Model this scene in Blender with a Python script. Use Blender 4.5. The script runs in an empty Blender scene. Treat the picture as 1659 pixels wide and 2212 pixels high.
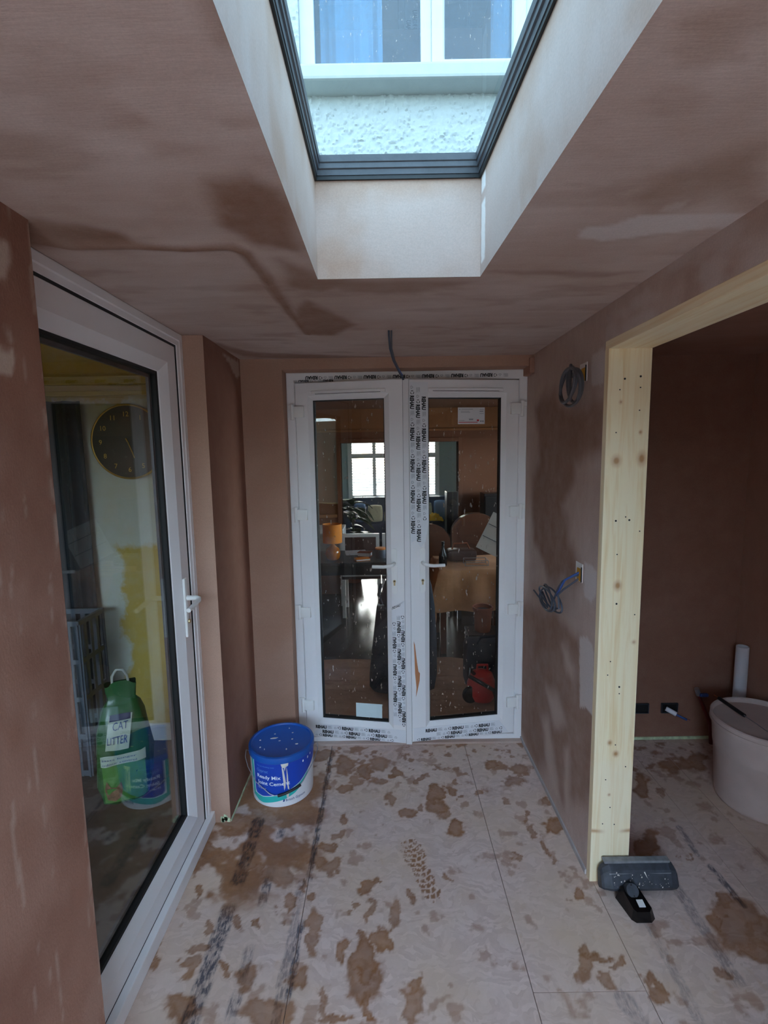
import bpy, bmesh, math, random
import numpy as np
from mathutils import Matrix, Vector

scene = bpy.context.scene
COL = scene.collection
random.seed(7)
PI = math.pi

# ------------------------------------------------------------------ camera
def make_camera():
    f, pitch, roll, yaw = 1050.0, 0.1179, -0.0163, -0.001
    c, s = math.cos(yaw), math.sin(yaw)
    cp, sp = math.cos(pitch), math.sin(pitch)
    cr, sr = math.cos(roll), math.sin(roll)
    r = Vector((c, -s, 0)); d = Vector((s*cp, c*cp, -sp)); u = Vector((s*sp, c*sp, cp))
    R = cr*r + sr*u; U = cr*u - sr*r
    cam = bpy.data.cameras.new('camera'); o = bpy.data.objects.new('camera', cam); COL.objects.link(o)
    cam.sensor_fit = 'VERTICAL'; cam.sensor_height = 36.0; cam.lens = f/2212*36.0
    cam.clip_start = 0.02; cam.clip_end = 200
    m = Matrix((( R.x, U.x, -d.x, 0), (R.y, U.y, -d.y, 0), (R.z, U.z, -d.z, 1.6), (0, 0, 0, 1)))
    o.matrix_world = m
    scene.camera = o
make_camera()

# ------------------------------------------------------------------ sky, sun, exposure
SUN_ELEV = math.radians(24)
w = bpy.data.worlds.new('sky'); scene.world = w; w.use_nodes = True
nt = w.node_tree; nt.nodes.clear()
sky = nt.nodes.new('ShaderNodeTexSky'); sky.sky_type = 'NISHITA'; sky.sun_disc = False
sky.sun_elevation = SUN_ELEV; sky.sun_rotation = math.radians(8); sky.air_density = 1.0; sky.dust_density = 1.0
mixs = nt.nodes.new('ShaderNodeMix'); mixs.data_type = 'RGBA'; mixs.inputs[0].default_value = 0.55
mixs.inputs[7].default_value = (4.7, 6.2, 7.7, 1)        # thin bright cloud over the whole sky
bg = nt.nodes.new('ShaderNodeBackground'); bg.inputs[1].default_value = 0.42
wo = nt.nodes.new('ShaderNodeOutputWorld')
nt.links.new(sky.outputs[0], mixs.inputs[6]); nt.links.new(mixs.outputs[2], bg.inputs[0]); nt.links.new(bg.outputs[0], wo.inputs[0])

sl = bpy.data.lights.new('sun', 'SUN'); so = bpy.data.objects.new('sun', sl); COL.objects.link(so)
sl.energy = 3.0; sl.angle = math.radians(0.6); sl.color = (1.0, 0.93, 0.82)
so.rotation_euler = Vector((0.10, -math.cos(SUN_ELEV), -math.sin(SUN_ELEV))).to_track_quat('-Z', 'Y').to_euler()
so.location = (0, 14, 8)

vs = scene.view_settings
vs.view_transform = 'Standard'; vs.look = 'None'; vs.gamma = 1.0; vs.use_curve_mapping = False
vs.exposure = 3.05
scene.cycles.use_denoising = True
scene.cycles.max_bounces = 14; scene.cycles.diffuse_bounces = 8; scene.cycles.glossy_bounces = 6
scene.cycles.transparent_max_bounces = 24; scene.cycles.transmission_bounces = 8
scene.cycles.caustics_reflective = False; scene.cycles.caustics_refractive = False
scene.cycles.sample_clamp_indirect = 6.0

# ------------------------------------------------------------------ numeric helpers
def _hash(ix, iy, seed):
    h = (ix.astype(np.int64)*374761393 + iy.astype(np.int64)*668265263 + seed*2246822519) & 0xffffffff
    h = ((h ^ (h >> 13))*1274126177) & 0xffffffff
    return ((h ^ (h >> 16)) & 0xffff)/65535.0
def vnoise(x, y, seed=0):
    ix = np.floor(x); iy = np.floor(y); fx = x-ix; fy = y-iy
    fx = fx*fx*(3-2*fx); fy = fy*fy*(3-2*fy)
    a = _hash(ix, iy, seed); b = _hash(ix+1, iy, seed); c = _hash(ix, iy+1, seed); d = _hash(ix+1, iy+1, seed)
    return (a*(1-fx)+b*fx)*(1-fy)+(c*(1-fx)+d*fx)*fy
def fbm(x, y, seed=0, octs=4):
    v = 0; a = 0.5
    for k in range(octs):
        v = v + a*vnoise(x*2**k, y*2**k, seed+k*17); a *= 0.5
    return v/(1-0.5**octs)
def smooth(e0, e1, x):
    t = np.clip((x-e0)/(e1-e0), 0, 1); return t*t*(3-2*t)
def poly_sd(x, y, P):
    """signed distance to polygon (negative inside)"""
    d = np.full(x.shape, 1e9); inside = np.zeros(x.shape, bool); n = len(P)
    for i in range(n):
        ax, ay = P[i]; bx, by = P[(i+1) % n]
        ex, ey = bx-ax, by-ay; L = ex*ex+ey*ey+1e-12
        t = np.clip(((x-ax)*ex+(y-ay)*ey)/L, 0, 1)
        d = np.minimum(d, np.hypot(x-ax-t*ex, y-ay-t*ey))
        if abs(ey) > 1e-12:
            c = ((ay > y) != (by > y)) & (x < ex*(y-ay)/ey+ax); inside ^= c
    return np.where(inside, -d, d)
def line_d(x, y, P):
    d = np.full(x.shape, 1e9)
    for (ax, ay), (bx, by) in zip(P[:-1], P[1:]):
        ex, ey = bx-ax, by-ay; L = ex*ex+ey*ey+1e-12
        t = np.clip(((x-ax)*ex+(y-ay)*ey)/L, 0, 1)
        d = np.minimum(d, np.hypot(x-ax-t*ex, y-ay-t*ey))
    return d

# ------------------------------------------------------------------ mesh builder
_bev = {}
class MB:
    def __init__(self): self.V = []; self.F = []; self.C = []; self.n = 0
    def add(self, verts, faces, cols=None):
        b = self.n
        self.V.extend([tuple(v) for v in verts]); self.n += len(verts)
        self.F.extend([tuple(i+b for i in f) for f in faces])
        self.C.extend([tuple(c) for c in cols] if cols is not None else [(0, 0, 0)]*len(verts))
        return self
    def box(self, x0, x1, y0, y1, z0, z1, b=0.0, M=None):
        if x0 > x1: x0, x1 = x1, x0
        if y0 > y1: y0, y1 = y1, y0
        if z0 > z1: z0, z1 = z1, z0
        b = min(b, 0.45*min(x1-x0, y1-y0, z1-z0))
        if b <= 0:
            vs_ = [(x0,y0,z0),(x1,y0,z0),(x1,y1,z0),(x0,y1,z0),(x0,y0,z1),(x1,y0,z1),(x1,y1,z1),(x0,y1,z1)]
            fs = [(0,3,2,1),(4,5,6,7),(0,1,5,4),(1,2,6,5),(2,3,7,6),(3,0,4,7)]
        else:
            bm = bmesh.new(); bmesh.ops.create_cube(bm, size=1.0)
            for v in bm.verts:
                v.co = ((x0+x1)/2+v.co.x*(x1-x0), (y0+y1)/2+v.co.y*(y1-y0), (z0+z1)/2+v.co.z*(z1-z0))
            bmesh.ops.bevel(bm, geom=list(bm.edges), offset=b, segments=2, affect='EDGES', profile=0.6)
            bm.verts.index_update()
            vs_ = [tuple(v.co) for v in bm.verts]; fs = [tuple(v.index for v in f.verts) for f in bm.faces]; bm.free()
        if M is not None: vs_ = [tuple(M @ Vector(v)) for v in vs_]
        return self.add(vs_, fs)
    def tube(self, P, r, seg=10, caps=True, closed=False):
        P = [Vector(p) for p in P]; n = len(P); rs = r if isinstance(r, (list, tuple)) else [r]*n
        up = None; rings = []
        for i in range(n):
            if closed: t = P[(i+1) % n]-P[i-1]
            else: t = P[min(i+1, n-1)]-P[max(i-1, 0)]
            t.normalize()
            if up is None:
                a = Vector((0,0,1)) if abs(t.z) < 0.9 else Vector((1,0,0)); up = (a-t*a.dot(t)).normalized()
            else:
                up = up-t*up.dot(t)
                up = up.normalized() if up.length > 1e-6 else t.orthogonal().normalized()
            s = t.cross(up)
            rings.append([P[i]+(up*math.cos(2*PI*k/seg)+s*math.sin(2*PI*k/seg))*rs[i] for k in range(seg)])
        vs_ = [v for rg in rings for v in rg]; fs = []
        m = n if closed else n-1
        for i in range(m):
            j = (i+1) % n
            for k in range(seg): fs.append((i*seg+k, i*seg+(k+1) % seg, j*seg+(k+1) % seg, j*seg+k))
        if caps and not closed: fs += [tuple(range(seg-1, -1, -1)), tuple((n-1)*seg+k for k in range(seg))]
        return self.add(vs_, fs)
    def lathe(self, prof, c=(0,0,0), seg=48, close=False):
        vs_ = []; fs = []; n = len(prof)
        for r, z in prof:
            for k in range(seg): vs_.append((c[0]+r*math.cos(2*PI*k/seg), c[1]+r*math.sin(2*PI*k/seg), c[2]+z))
        for i in range(n-1):
            for k in range(seg): fs.append((i*seg+k, i*seg+(k+1) % seg, (i+1)*seg+(k+1) % seg, (i+1)*seg+k))
        if prof[0][0] > 0: fs.append(tuple(range(seg-1, -1, -1)))
        if prof[-1][0] > 0: fs.append(tuple((n-1)*seg+k for k in range(seg)))
        return self.add(vs_, fs)
    def prism(self, poly, fn0, fn1):
        """poly of 2-D points; fn0/fn1 map (a,b) to the two end faces"""
        n = len(poly)
        vs_ = [fn0(*p) for p in poly]+[fn1(*p) for p in poly]
        fs = [tuple(range(n-1, -1, -1)), tuple(range(n, 2*n))]+[(i, (i+1) % n, n+(i+1) % n, n+i) for i in range(n)]
        return self.add(vs_, fs)
    def patch(self, q00, q10, q11, q01, nu, nv, fn=None, disp=None):
        """bilinear grid; fn(P)->(n,3) paint, disp(P)->P"""
        u, v = np.meshgrid(np.linspace(0, 1, nu+1), np.linspace(0, 1, nv+1)); u = u.ravel()[:, None]; v = v.ravel()[:, None]
        a, b, c, d = [np.array(q, float) for q in (q00, q10, q11, q01)]
        P = a*(1-u)*(1-v)+b*u*(1-v)+c*u*v+d*(1-u)*v
        C = fn(P) if fn else np.zeros((len(P), 3))
        if disp: P = disp(P)
        i = np.arange(nv)[:, None]*(nu+1)+np.arange(nu)[None, :]; i = i.ravel()
        F = np.stack([i, i+1, i+nu+2, i+nu+1], 1)
        return self.add(P.tolist(), F.tolist(), C.tolist())
    def ring(self, x0, x1, z0, z1, prof, M=None):
        """mitred rectangular frame in the XZ plane; prof = closed list of (inset as fraction or (l,r,b,t)), y"""
        vs_ = []; n = len(prof)
        for ins, y in prof:
            l, r, b, t = ins if isinstance(ins, tuple) else (ins,)*4
            vs_ += [(x0+l, y, z0+b), (x1-r, y, z0+b), (x1-r, y, z1-t), (x0+l, y, z1-t)]
        fs = []
        for i in range(n):
            j = (i+1) % n
            for k in range(4): fs.append((i*4+k, i*4+(k+1) % 4, j*4+(k+1) % 4, j*4+k))
        if M is not None: vs_ = [tuple(M @ Vector(v)) for v in vs_]
        return self.add(vs_, fs)
    def mesh(self, name, mat, smooth_=False):
        me = bpy.data.meshes.new(name); me.from_pydata(self.V, [], self.F)
        if any(c != (0, 0, 0) for c in self.C[:]):
            at = me.color_attributes.new('paint', 'FLOAT_COLOR', 'POINT')
            arr = np.ones((len(self.C), 4), np.float32); arr[:, :3] = np.array(self.C, np.float32)
            at.data.foreach_set('color', arr.ravel())
        for m in (mat if isinstance(mat, (list, tuple)) else [mat]): me.materials.append(m)
        bm = bmesh.new(); bm.from_mesh(me); bmesh.ops.recalc_face_normals(bm, faces=list(bm.faces)); bm.to_mesh(me); bm.free()
        if smooth_:
            me.shade_smooth()
            try: me.set_sharp_from_angle(angle=math.radians(38))
            except Exception: pass
        me.update(); return me
    def build(self, name, mat, parent=None, smooth_=False, loc=None, rot=None):
        o = bpy.data.objects.new(name, self.mesh(name, mat, smooth_)); COL.objects.link(o)
        if parent is not None: o.parent = parent
        if loc is not None: o.location = loc
        if rot is not None: o.rotation_euler = rot
        return o

def tag(o, label=None, cat=None, group=None, kind=None):
    if label: o['label'] = label
    if cat: o['category'] = cat
    if group: o['group'] = group
    if kind: o['kind'] = kind
    return o
def thing(name, label, cat, loc=(0,0,0), rotz=0.0, group=None, kind=None):
    o = bpy.data.objects.new(name, None); COL.objects.link(o)
    o.empty_display_size = 0.05; o.location = loc; o.rotation_euler = (0, 0, rotz)
    return tag(o, label, cat, group, kind)
def struct(o, label=None): o['kind'] = 'structure'; return tag(o, label)

# ------------------------------------------------------------------ text as flat print
_txt = {}
def text2d(s, bold=0.0):
    """(verts2d, faces) normalised: cap height 1, starts at x=0"""
    k = (s, bold)
    if k in _txt: return _txt[k]
    cu = bpy.data.curves.new('t', 'FONT'); cu.body = s; cu.size = 1.0; cu.offset = bold; cu.resolution_u = 2; cu.fill_mode = 'FRONT'
    o = bpy.data.objects.new('t', cu); COL.objects.link(o)
    dg = bpy.context.evaluated_depsgraph_get(); dg.update()
    me = o.evaluated_get(dg).to_mesh()
    V = np.array([v.co[:2] for v in me.vertices]); F = [tuple(p.vertices) for p in me.polygons]
    o.evaluated_get(dg).to_mesh_clear(); bpy.data.objects.remove(o); bpy.data.curves.remove(cu)
    if len(V):
        V[:, 0] -= V[:, 0].min(); V /= 0.72
    _txt[k] = (V, F); return _txt[k]
def put_text(mb, s, fn, size, width=None, bold=0.0):
    """fn(a,b): print plane in metres -> 3-D"""
    V, F = text2d(s, bold)
    if not len(V): return
    sx = size if width is None else width/V[:, 0].max()
    mb.add([fn(float(x)*sx, float(y)*size) for x, y in V], F)

# ------------------------------------------------------------------ materials
M = {}
def nodes(name):
    m = bpy.data.materials.new(name); m.use_nodes = True
    t = m.node_tree; b = t.nodes['Principled BSDF']; M[name] = m
    return m, t, b
def srgb(r, g, b):
    f = lambda c: (c/255/12.92) if c/255 <= 0.04045 else ((c/255+0.055)/1.055)**2.4
    return (f(r), f(g), f(b), 1)
def simple(name, col, rough=0.5, metal=0.0, var=0.06, scale=18, bump=0.0, bscale=60, spec=0.5, emit=None, trans=0, stretch=(1,1,1), sheen=0):
    m, t, b = nodes(name)
    tc = t.nodes.new('ShaderNodeTexCoord'); mp = t.nodes.new('ShaderNodeMapping'); mp.inputs[3].default_value = stretch
    t.links.new(tc.outputs['Object'], mp.inputs[0])
    nz = t.nodes.new('ShaderNodeTexNoise'); nz.inputs['Scale'].default_value = scale; nz.inputs['Detail'].default_value = 5
    t.links.new(mp.outputs[0], nz.inputs['Vector'])
    mr = t.nodes.new('ShaderNodeMapRange'); mr.inputs[1].default_value = 0.3; mr.inputs[2].default_value = 0.7
    mr.inputs[3].default_value = 1-var; mr.inputs[4].default_value = 1+var
    t.links.new(nz.outputs[0], mr.inputs[0])
    mx = t.nodes.new('ShaderNodeMix'); mx.data_type = 'RGBA'; mx.blend_type = 'MULTIPLY'; mx.inputs[0].default_value = 1
    mx.inputs[6].default_value = col; t.links.new(mr.outputs[0], mx.inputs[7]); t.links.new(mx.outputs[2], b.inputs['Base Color'])
    b.inputs['Roughness'].default_value = rough; b.inputs['Metallic'].default_value = metal
    b.inputs['Specular IOR Level'].default_value = spec
    if sheen: b.inputs['Sheen Weight'].default_value = sheen
    if bump:
        n2 = t.nodes.new('ShaderNodeTexNoise'); n2.inputs['Scale'].default_value = bscale; n2.inputs['Detail'].default_value = 6
        t.links.new(mp.outputs[0], n2.inputs['Vector'])
        bp = t.nodes.new('ShaderNodeBump'); bp.inputs['Strength'].default_value = bump; bp.inputs['Distance'].default_value = 0.01
        t.links.new(n2.outputs[0], bp.inputs['Height']); t.links.new(bp.outputs[0], b.inputs['Normal'])
    if emit: b.inputs['Emission Color'].default_value = emit[0]; b.inputs['Emission Strength'].default_value = emit[1]
    return m
def rgbmix(t, fac, a, b):
    mx = t.nodes.new('ShaderNodeMix'); mx.data_type = 'RGBA'
    for i, v in ((0, fac), (6, a), (7, b)):
        if hasattr(v, 'is_linked') or hasattr(v, 'links'): t.links.new(v, mx.inputs[i])
        else: mx.inputs[i].default_value = v
    return mx.outputs[2]
def noise(t, vec, scale, detail=5, rough=0.6, dist=0.0):
    n = t.nodes.new('ShaderNodeTexNoise'); n.inputs['Scale'].default_value = scale; n.inputs['Detail'].default_value = detail
    n.inputs['Roughness'].default_value = rough; n.inputs['Distortion'].default_value = dist
    t.links.new(vec, n.inputs['Vector']); return n.outputs[0]
def mapr(t, v, a, b, c=0.0, d=1.0):
    r = t.nodes.new('ShaderNodeMapRange'); t.links.new(v, r.inputs[0])
    for i, q in zip((1, 2, 3, 4), (a, b, c, d)): r.inputs[i].default_value = q
    return r.outputs[0]
def math_(t, op, a, b):
    n = t.nodes.new('ShaderNodeMath'); n.operation = op
    for i, v in ((0, a), (1, b)):
        if hasattr(v, 'links'): t.links.new(v, n.inputs[i])
        else: n.inputs[i].default_value = v
    return n.outputs[0]

def plaster(name, base, dry, wet, patch, bump=0.12):
    m, t, b = nodes(name)
    tc = t.nodes.new('ShaderNodeTexCoord'); v = tc.outputs['Object']
    at = t.nodes.new('ShaderNodeAttribute'); at.attribute_name = 'paint'
    sp = t.nodes.new('ShaderNodeSeparateColor'); t.links.new(at.outputs['Color'], sp.inputs[0])
    big = mapr(t, noise(t, v, 1.9, 4, 0.55, 0.6), 0.36, 0.66)
    c = rgbmix(t, big, base, dry)
    mp = t.nodes.new('ShaderNodeMapping'); mp.inputs[3].default_value = (1.2, 9, 4); t.links.new(v, mp.inputs[0])
    stk = mapr(t, noise(t, mp.outputs[0], 3.0, 5, 0.6, 0.3), 0.35, 0.7, 0.0, 0.18)
    c = rgbmix(t, stk, c, wet)
    blot = mapr(t, noise(t, v, 6.5, 5, 0.6), 0.42, 0.75, 0.0, 0.5)
    c = rgbmix(t, blot, c, base)
    wn = mapr(t, noise(t, v, 14, 4, 0.6), 0.25, 0.7, 0.65, 1.0)
    c = rgbmix(t, math_(t, 'MULTIPLY', sp.outputs[0], wn), c, wet)
    c = rgbmix(t, sp.outputs[2], c, dry)
    c = rgbmix(t, sp.outputs[1], c, patch)
    fine = mapr(t, noise(t, v, 240, 3, 0.7), 0.3, 0.7, 0.93, 1.07)
    mx = t.nodes.new('ShaderNodeMix'); mx.data_type = 'RGBA'; mx.blend_type = 'MULTIPLY'; mx.inputs[0].default_value = 1
    t.links.new(c, mx.inputs[6]); t.links.new(fine, mx.inputs[7]); t.links.new(mx.outputs[2], b.inputs['Base Color'])
    b.inputs['Roughness'].default_value = 0.78; b.inputs['Specular IOR Level'].default_value = 0.25
    h = math_(t, 'ADD', noise(t, v, 9, 5, 0.6), math_(t, 'MULTIPLY', noise(t, mp.outputs[0], 26, 4, 0.6), 0.35))
    bp = t.nodes.new('ShaderNodeBump'); bp.inputs['Strength'].default_value = bump; bp.inputs['Distance'].default_value = 0.02
    t.links.new(h, bp.inputs['Height']); t.links.new(bp.outputs[0], b.inputs['Normal'])
    return m
plaster('plaster', srgb(184,160,148), srgb(204,187,179), srgb(134,98,78), srgb(214,205,202))
plaster('plaster_dark', srgb(162,121,103), srgb(174,138,122), srgb(136,95,79), srgb(220,205,190))
plaster('plaster_tan', srgb(170,132,112), srgb(180,146,128), srgb(156,118,98), srgb(220,205,195))
plaster('plaster_shaft', srgb(194,171,158), srgb(206,192,185), srgb(176,140,112), srgb(246,244,240), 0.06)  # copy of the ceiling plaster, lightened to carry the shaft's daylight

def floor_material():
    m, t, b = nodes('chipboard')
    tc = t.nodes.new('ShaderNodeTexCoord'); v = tc.outputs['Object']
    at = t.nodes.new('ShaderNodeAttribute'); at.attribute_name = 'paint'
    sp = t.nodes.new('ShaderNodeSeparateColor'); t.links.new(at.outputs['Color'], sp.inputs[0])
    nw = t.nodes.new('ShaderNodeTexNoise'); nw.inputs['Scale'].default_value = 9; nw.inputs['Detail'].default_value = 3; t.links.new(v, nw.inputs['Vector'])
    vm = t.nodes.new('ShaderNodeVectorMath'); vm.operation = 'MULTIPLY_ADD'; t.links.new(nw.outputs['Color'], vm.inputs[0]); vm.inputs[1].default_value = (.16, .16, 0); t.links.new(v, vm.inputs[2])
    def flakes(scale, st, rot):
        mp = t.nodes.new('ShaderNodeMapping'); mp.inputs[3].default_value = st; mp.inputs[2].default_value = (0, 0, rot)
        t.links.new(vm.outputs[0], mp.inputs[0])
        vo = t.nodes.new('ShaderNodeTexVoronoi'); vo.inputs['Scale'].default_value = scale; t.links.new(mp.outputs[0], vo.inputs['Vector'])
        bw = t.nodes.new('ShaderNodeSeparateColor'); t.links.new(vo.outputs['Color'], bw.inputs[0]); return bw.outputs[0]
    fl = math_(t, 'MULTIPLY', math_(t, 'ADD', flakes(34, (1, 2.4, 1), 0.9), noise(t, v, 60, 5, .7)), 0.5)
    c = rgbmix(t, mapr(t, fl, 0.2, 0.8), srgb(200,176,167), srgb(222,200,192))
    c = rgbmix(t, mapr(t, noise(t, v, 2.2, 4, 0.6), 0.42, 0.68, 0, 0.7), c, srgb(212,186,162))
    pk = mapr(t, noise(t, v, 13, 6, 0.7, 0.8), 0.60, 0.74, 0, 0.5)
    c = rgbmix(t, pk, c, srgb(198,160,124))
    # ink print, broken into streaks along the board
    mp = t.nodes.new('ShaderNodeMapping'); mp.inputs[3].default_value = (22, 5, 1); t.links.new(v, mp.inputs[0])
    st = mapr(t, noise(t, mp.outputs[0], 6, 6, 0.75, 0.4), 0.34, 0.54)
    c = rgbmix(t, math_(t, 'MULTIPLY', math_(t, 'MULTIPLY', sp.outputs[1], st), 0.9), c, srgb(46,54,74))
    # wet stains
    sn = mapr(t, noise(t, v, 30, 6, 0.7), 0.2, 0.75, 0.8, 1.0)
    wetc = rgbmix(t, mapr(t, noise(t, v, 11, 5, 0.65), 0.3, 0.7), srgb(118,70,30), srgb(152,98,46))
    sfac = math_(t, 'MULTIPLY', sp.outputs[0], sn)
    c = rgbmix(t, sfac, c, wetc)
    c = rgbmix(t, math_(t, 'MULTIPLY', sp.outputs[2], mapr(t, noise(t, mp.outputs[0], 5, 5, 0.7), 0.3, 0.62)), c, srgb(58,50,50))
    t.links.new(c, b.inputs['Base Color'])
    t.links.new(mapr(t, noise(t, v, 7, 4, 0.6), 0.3, 0.7, 0.34, 0.55), b.inputs['Roughness'])
    b.inputs['Specular IOR Level'].default_value = 0.35
    h = math_(t, 'ADD', math_(t, 'MULTIPLY', fl, 0.5), math_(t, 'MULTIPLY', noise(t, v, 90, 5, 0.7), 0.5))
    bp = t.nodes.new('ShaderNodeBump'); bp.inputs['Strength'].default_value = 0.15; bp.inputs['Distance'].default_value = 0.003
    t.links.new(h, bp.inputs['Height']); t.links.new(bp.outputs[0], b.inputs['Normal'])
floor_material()

def pine_material(name, st):
    m, t, b = nodes(name)
    tc = t.nodes.new('ShaderNodeTexCoord'); v = tc.outputs['Object']
    at = t.nodes.new('ShaderNodeAttribute'); at.attribute_name = 'paint'
    sp = t.nodes.new('ShaderNodeSeparateColor'); t.links.new(at.outputs['Color'], sp.inputs[0])
    mp = t.nodes.new('ShaderNodeMapping'); mp.inputs[3].default_value = st; t.links.new(v, mp.inputs[0])
    g = noise(t, mp.outputs[0], 55, 4, 0.6, 0.9)
    c = rgbmix(t, mapr(t, g, 0.42, 0.66), srgb(250,236,200), srgb(240,216,168))
    c = rgbmix(t, mapr(t, noise(t, v, 3, 3), 0.45, 0.75, 0, 0.5), c, srgb(250,238,210))
    c = rgbmix(t, sp.outputs[0], c, srgb(178,122,76))
    c = rgbmix(t, sp.outputs[1], c, srgb(196,150,100))
    t.links.new(c, b.inputs['Base Color']); b.inputs['Roughness'].default_value = 0.55
    bp = t.nodes.new('ShaderNodeBump'); bp.inputs['Strength'].default_value = 0.08; bp.inputs['Distance'].default_value = 0.004
    t.links.new(g, bp.inputs['Height']); t.links.new(bp.outputs[0], b.inputs['Normal'])
pine_material('pine', (1, 1, 0.045)); pine_material('pine_h', (1, 0.045, 1))

def glass_material(name, tint, ior, splat=0.0, spscale=60):
    m = bpy.data.materials.new(name); m.use_nodes = True; M[name] = m
    t = m.node_tree; t.nodes.clear(); out = t.nodes.new('ShaderNodeOutputMaterial')
    tr = t.nodes.new('ShaderNodeBsdfTransparent'); tr.inputs[0].default_value = tint
    gl = t.nodes.new('ShaderNodeBsdfGlossy'); gl.inputs['Roughness'].default_value = 0.0
    ge = t.nodes.new('ShaderNodeNewGeometry'); dt = t.nodes.new('ShaderNodeVectorMath'); dt.operation = 'DOT_PRODUCT'
    t.links.new(ge.outputs['Incoming'], dt.inputs[0]); t.links.new(ge.outputs['Normal'], dt.inputs[1])
    f0 = ior                                           # reflectance of one face at normal incidence
    sch = math_(t, 'POWER', math_(t, 'SUBTRACT', 1.0, math_(t, 'ABSOLUTE', dt.outputs['Value'], 0.0)), 5.0)
    frn = math_(t, 'ADD', math_(t, 'MULTIPLY', sch, 1-f0), f0)
    mx = t.nodes.new('ShaderNodeMixShader'); t.links.new(frn, mx.inputs[0]); t.links.new(tr.outputs[0], mx.inputs[1]); t.links.new(gl.outputs[0], mx.inputs[2])
    if splat:
        tc = t.nodes.new('ShaderNodeTexCoord')
        mp = t.nodes.new('ShaderNodeMapping'); mp.inputs[3].default_value = (1, 1, 0.35); t.links.new(tc.outputs['Object'], mp.inputs[0])
        n = noise(t, mp.outputs[0], spscale, 3, 0.6)
        hz = mapr(t, noise(t, tc.outputs['Object'], 3, 4, 0.6), 0.4, 0.8, 0, 0.05)
        f = math_(t, 'MAXIMUM', mapr(t, n, 0.665, 0.70, 0, splat), hz)
        df = t.nodes.new('ShaderNodeBsdfDiffuse'); df.inputs[0].default_value = srgb(205,190,180)
        m2 = t.nodes.new('ShaderNodeMixShader'); t.links.new(f, m2.inputs[0]); t.links.new(mx.outputs[0], m2.inputs[1]); t.links.new(df.outputs[0], m2.inputs[2])
        t.links.new(m2.outputs[0], out.inputs[0])
    else: t.links.new(mx.outputs[0], out.inputs[0])
glass_material('glass_door', (0.84,0.84,0.82,1), 0.03, 0.75, 70)
glass_material('glass_side', (0.92,0.93,0.92,1), 0.07)
glass_material('glass_sky', (0.19,0.225,0.23,1), 0.05)  # dark tint added to hold back daylight through the skylight
glass_material('glass_up', (0.56,0.70,0.80,1), 0.09, 0.5, 120)
glass_material('glass_plain', (0.93,0.95,0.95,1), 0.04)

simple('upvc', srgb(236,235,236), 0.32, var=0.02, scale=6)
simple('upvc_bead', srgb(228,228,230), 0.35, var=0.02)
simple('gasket', srgb(20,20,22), 0.6)
simple('handle_white', srgb(240,240,238), 0.28, var=0.01)
simple('film', srgb(232,234,238), 0.22, var=0.02, scale=9, bump=0.12, bscale=25)
simple('print_black', srgb(22,22,26), 0.5, var=0.0)
simple('print_grey', srgb(150,152,158), 0.5, var=0.0)
simple('brass_lock', srgb(190,170,130), 0.35, metal=0.8)
simple('sticker', srgb(222,222,224), 0.5, var=0.02)
simple('sticker_blue', srgb(206,224,226), 0.45, var=0.03)
simple('print_red', srgb(190,40,50), 0.5)
simple('smear', srgb(190,130,90), 0.8, var=0.1)
simple('skyframe', srgb(74,78,84), 0.4, var=0.12, scale=30, bump=0.1)
simple('skyseal', srgb(28,32,34), 0.5, var=0.2, scale=40)
simple('render_wall', srgb(184,189,188), 0.85, var=0.03, scale=30, bump=0.35, bscale=70)
simple('ext_white', srgb(200,205,207), 0.4, var=0.02)
simple('ext_sill', srgb(180,184,182), 0.7, var=0.04, bump=0.1)
simple('curtain', srgb(232,240,242), 0.9, var=0.05)
simple('bucket_white', srgb(236,236,240), 0.38, var=0.02)
simple('lid_blue', srgb(20,88,176), 0.38, var=0.06, scale=9)
simple('label_blue', srgb(24,70,182), 0.4, var=0.03)
simple('label_teal', srgb(46,186,182), 0.4, var=0.02)
simple('white_print', srgb(240,244,250), 0.5, var=0.0)
simple('navy_print', srgb(40,70,130), 0.5, var=0.0)
simple('pale_print', srgb(120,170,220), 0.5, var=0.0)
simple('cement', srgb(222,216,206), 0.85, var=0.06, bump=0.3, bscale=90)
simple('wire_steel', srgb(180,182,188), 0.35, metal=0.85)
simple('grip_black', srgb(28,28,32), 0.5)
simple('tub_plastic', srgb(206,190,184), 0.5, var=0.10, scale=7, bump=0.05)
simple('tub_mix', srgb(160,132,118), 0.9, var=0.15, scale=14, bump=0.4, bscale=30)
simple('dusty_black', srgb(56,60,68), 0.55, var=0.35, scale=34)
simple('gloss_black', srgb(14,14,16), 0.18, var=0.2)
simple('dust_grey', srgb(128,130,134), 0.8, var=0.2, scale=40)
simple('cable_grey', srgb(84,84,90), 0.45, var=0.08)
simple('cable_dark', srgb(72,78,92), 0.45, var=0.08)
simple('wire_blue', srgb(52,84,150), 0.45)
simple('copper', srgb(190,110,70), 0.35, metal=0.9)
simple('box_white', srgb(232,230,226), 0.5)
simple('box_yellow', srgb(206,152,20), 0.5, var=0.1)
simple('box_metal', srgb(70,78,88), 0.45, metal=0.6, var=0.2)
simple('pipe_white', srgb(222,226,234), 0.35, var=0.02)
simple('pipe_red', srgb(96,26,26), 0.45)
simple('bead_green', srgb(190,206,170), 0.8, var=0.25, scale=40)
simple('bare_strip', srgb(176,172,172), 0.85, var=0.06)
simple('underlay', srgb(40,34,30), 0.9)
simple('dark_wood_floor', srgb(58,44,38), 0.16, var=0.3, scale=10, stretch=(14,1,1))
simple('brown_wall', srgb(126,78,52), 0.8, var=0.06, scale=5)
simple('brown_frieze', srgb(158,104,62), 0.8, var=0.05)
simple('brown_ceiling', srgb(134,94,70), 0.85)
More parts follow.
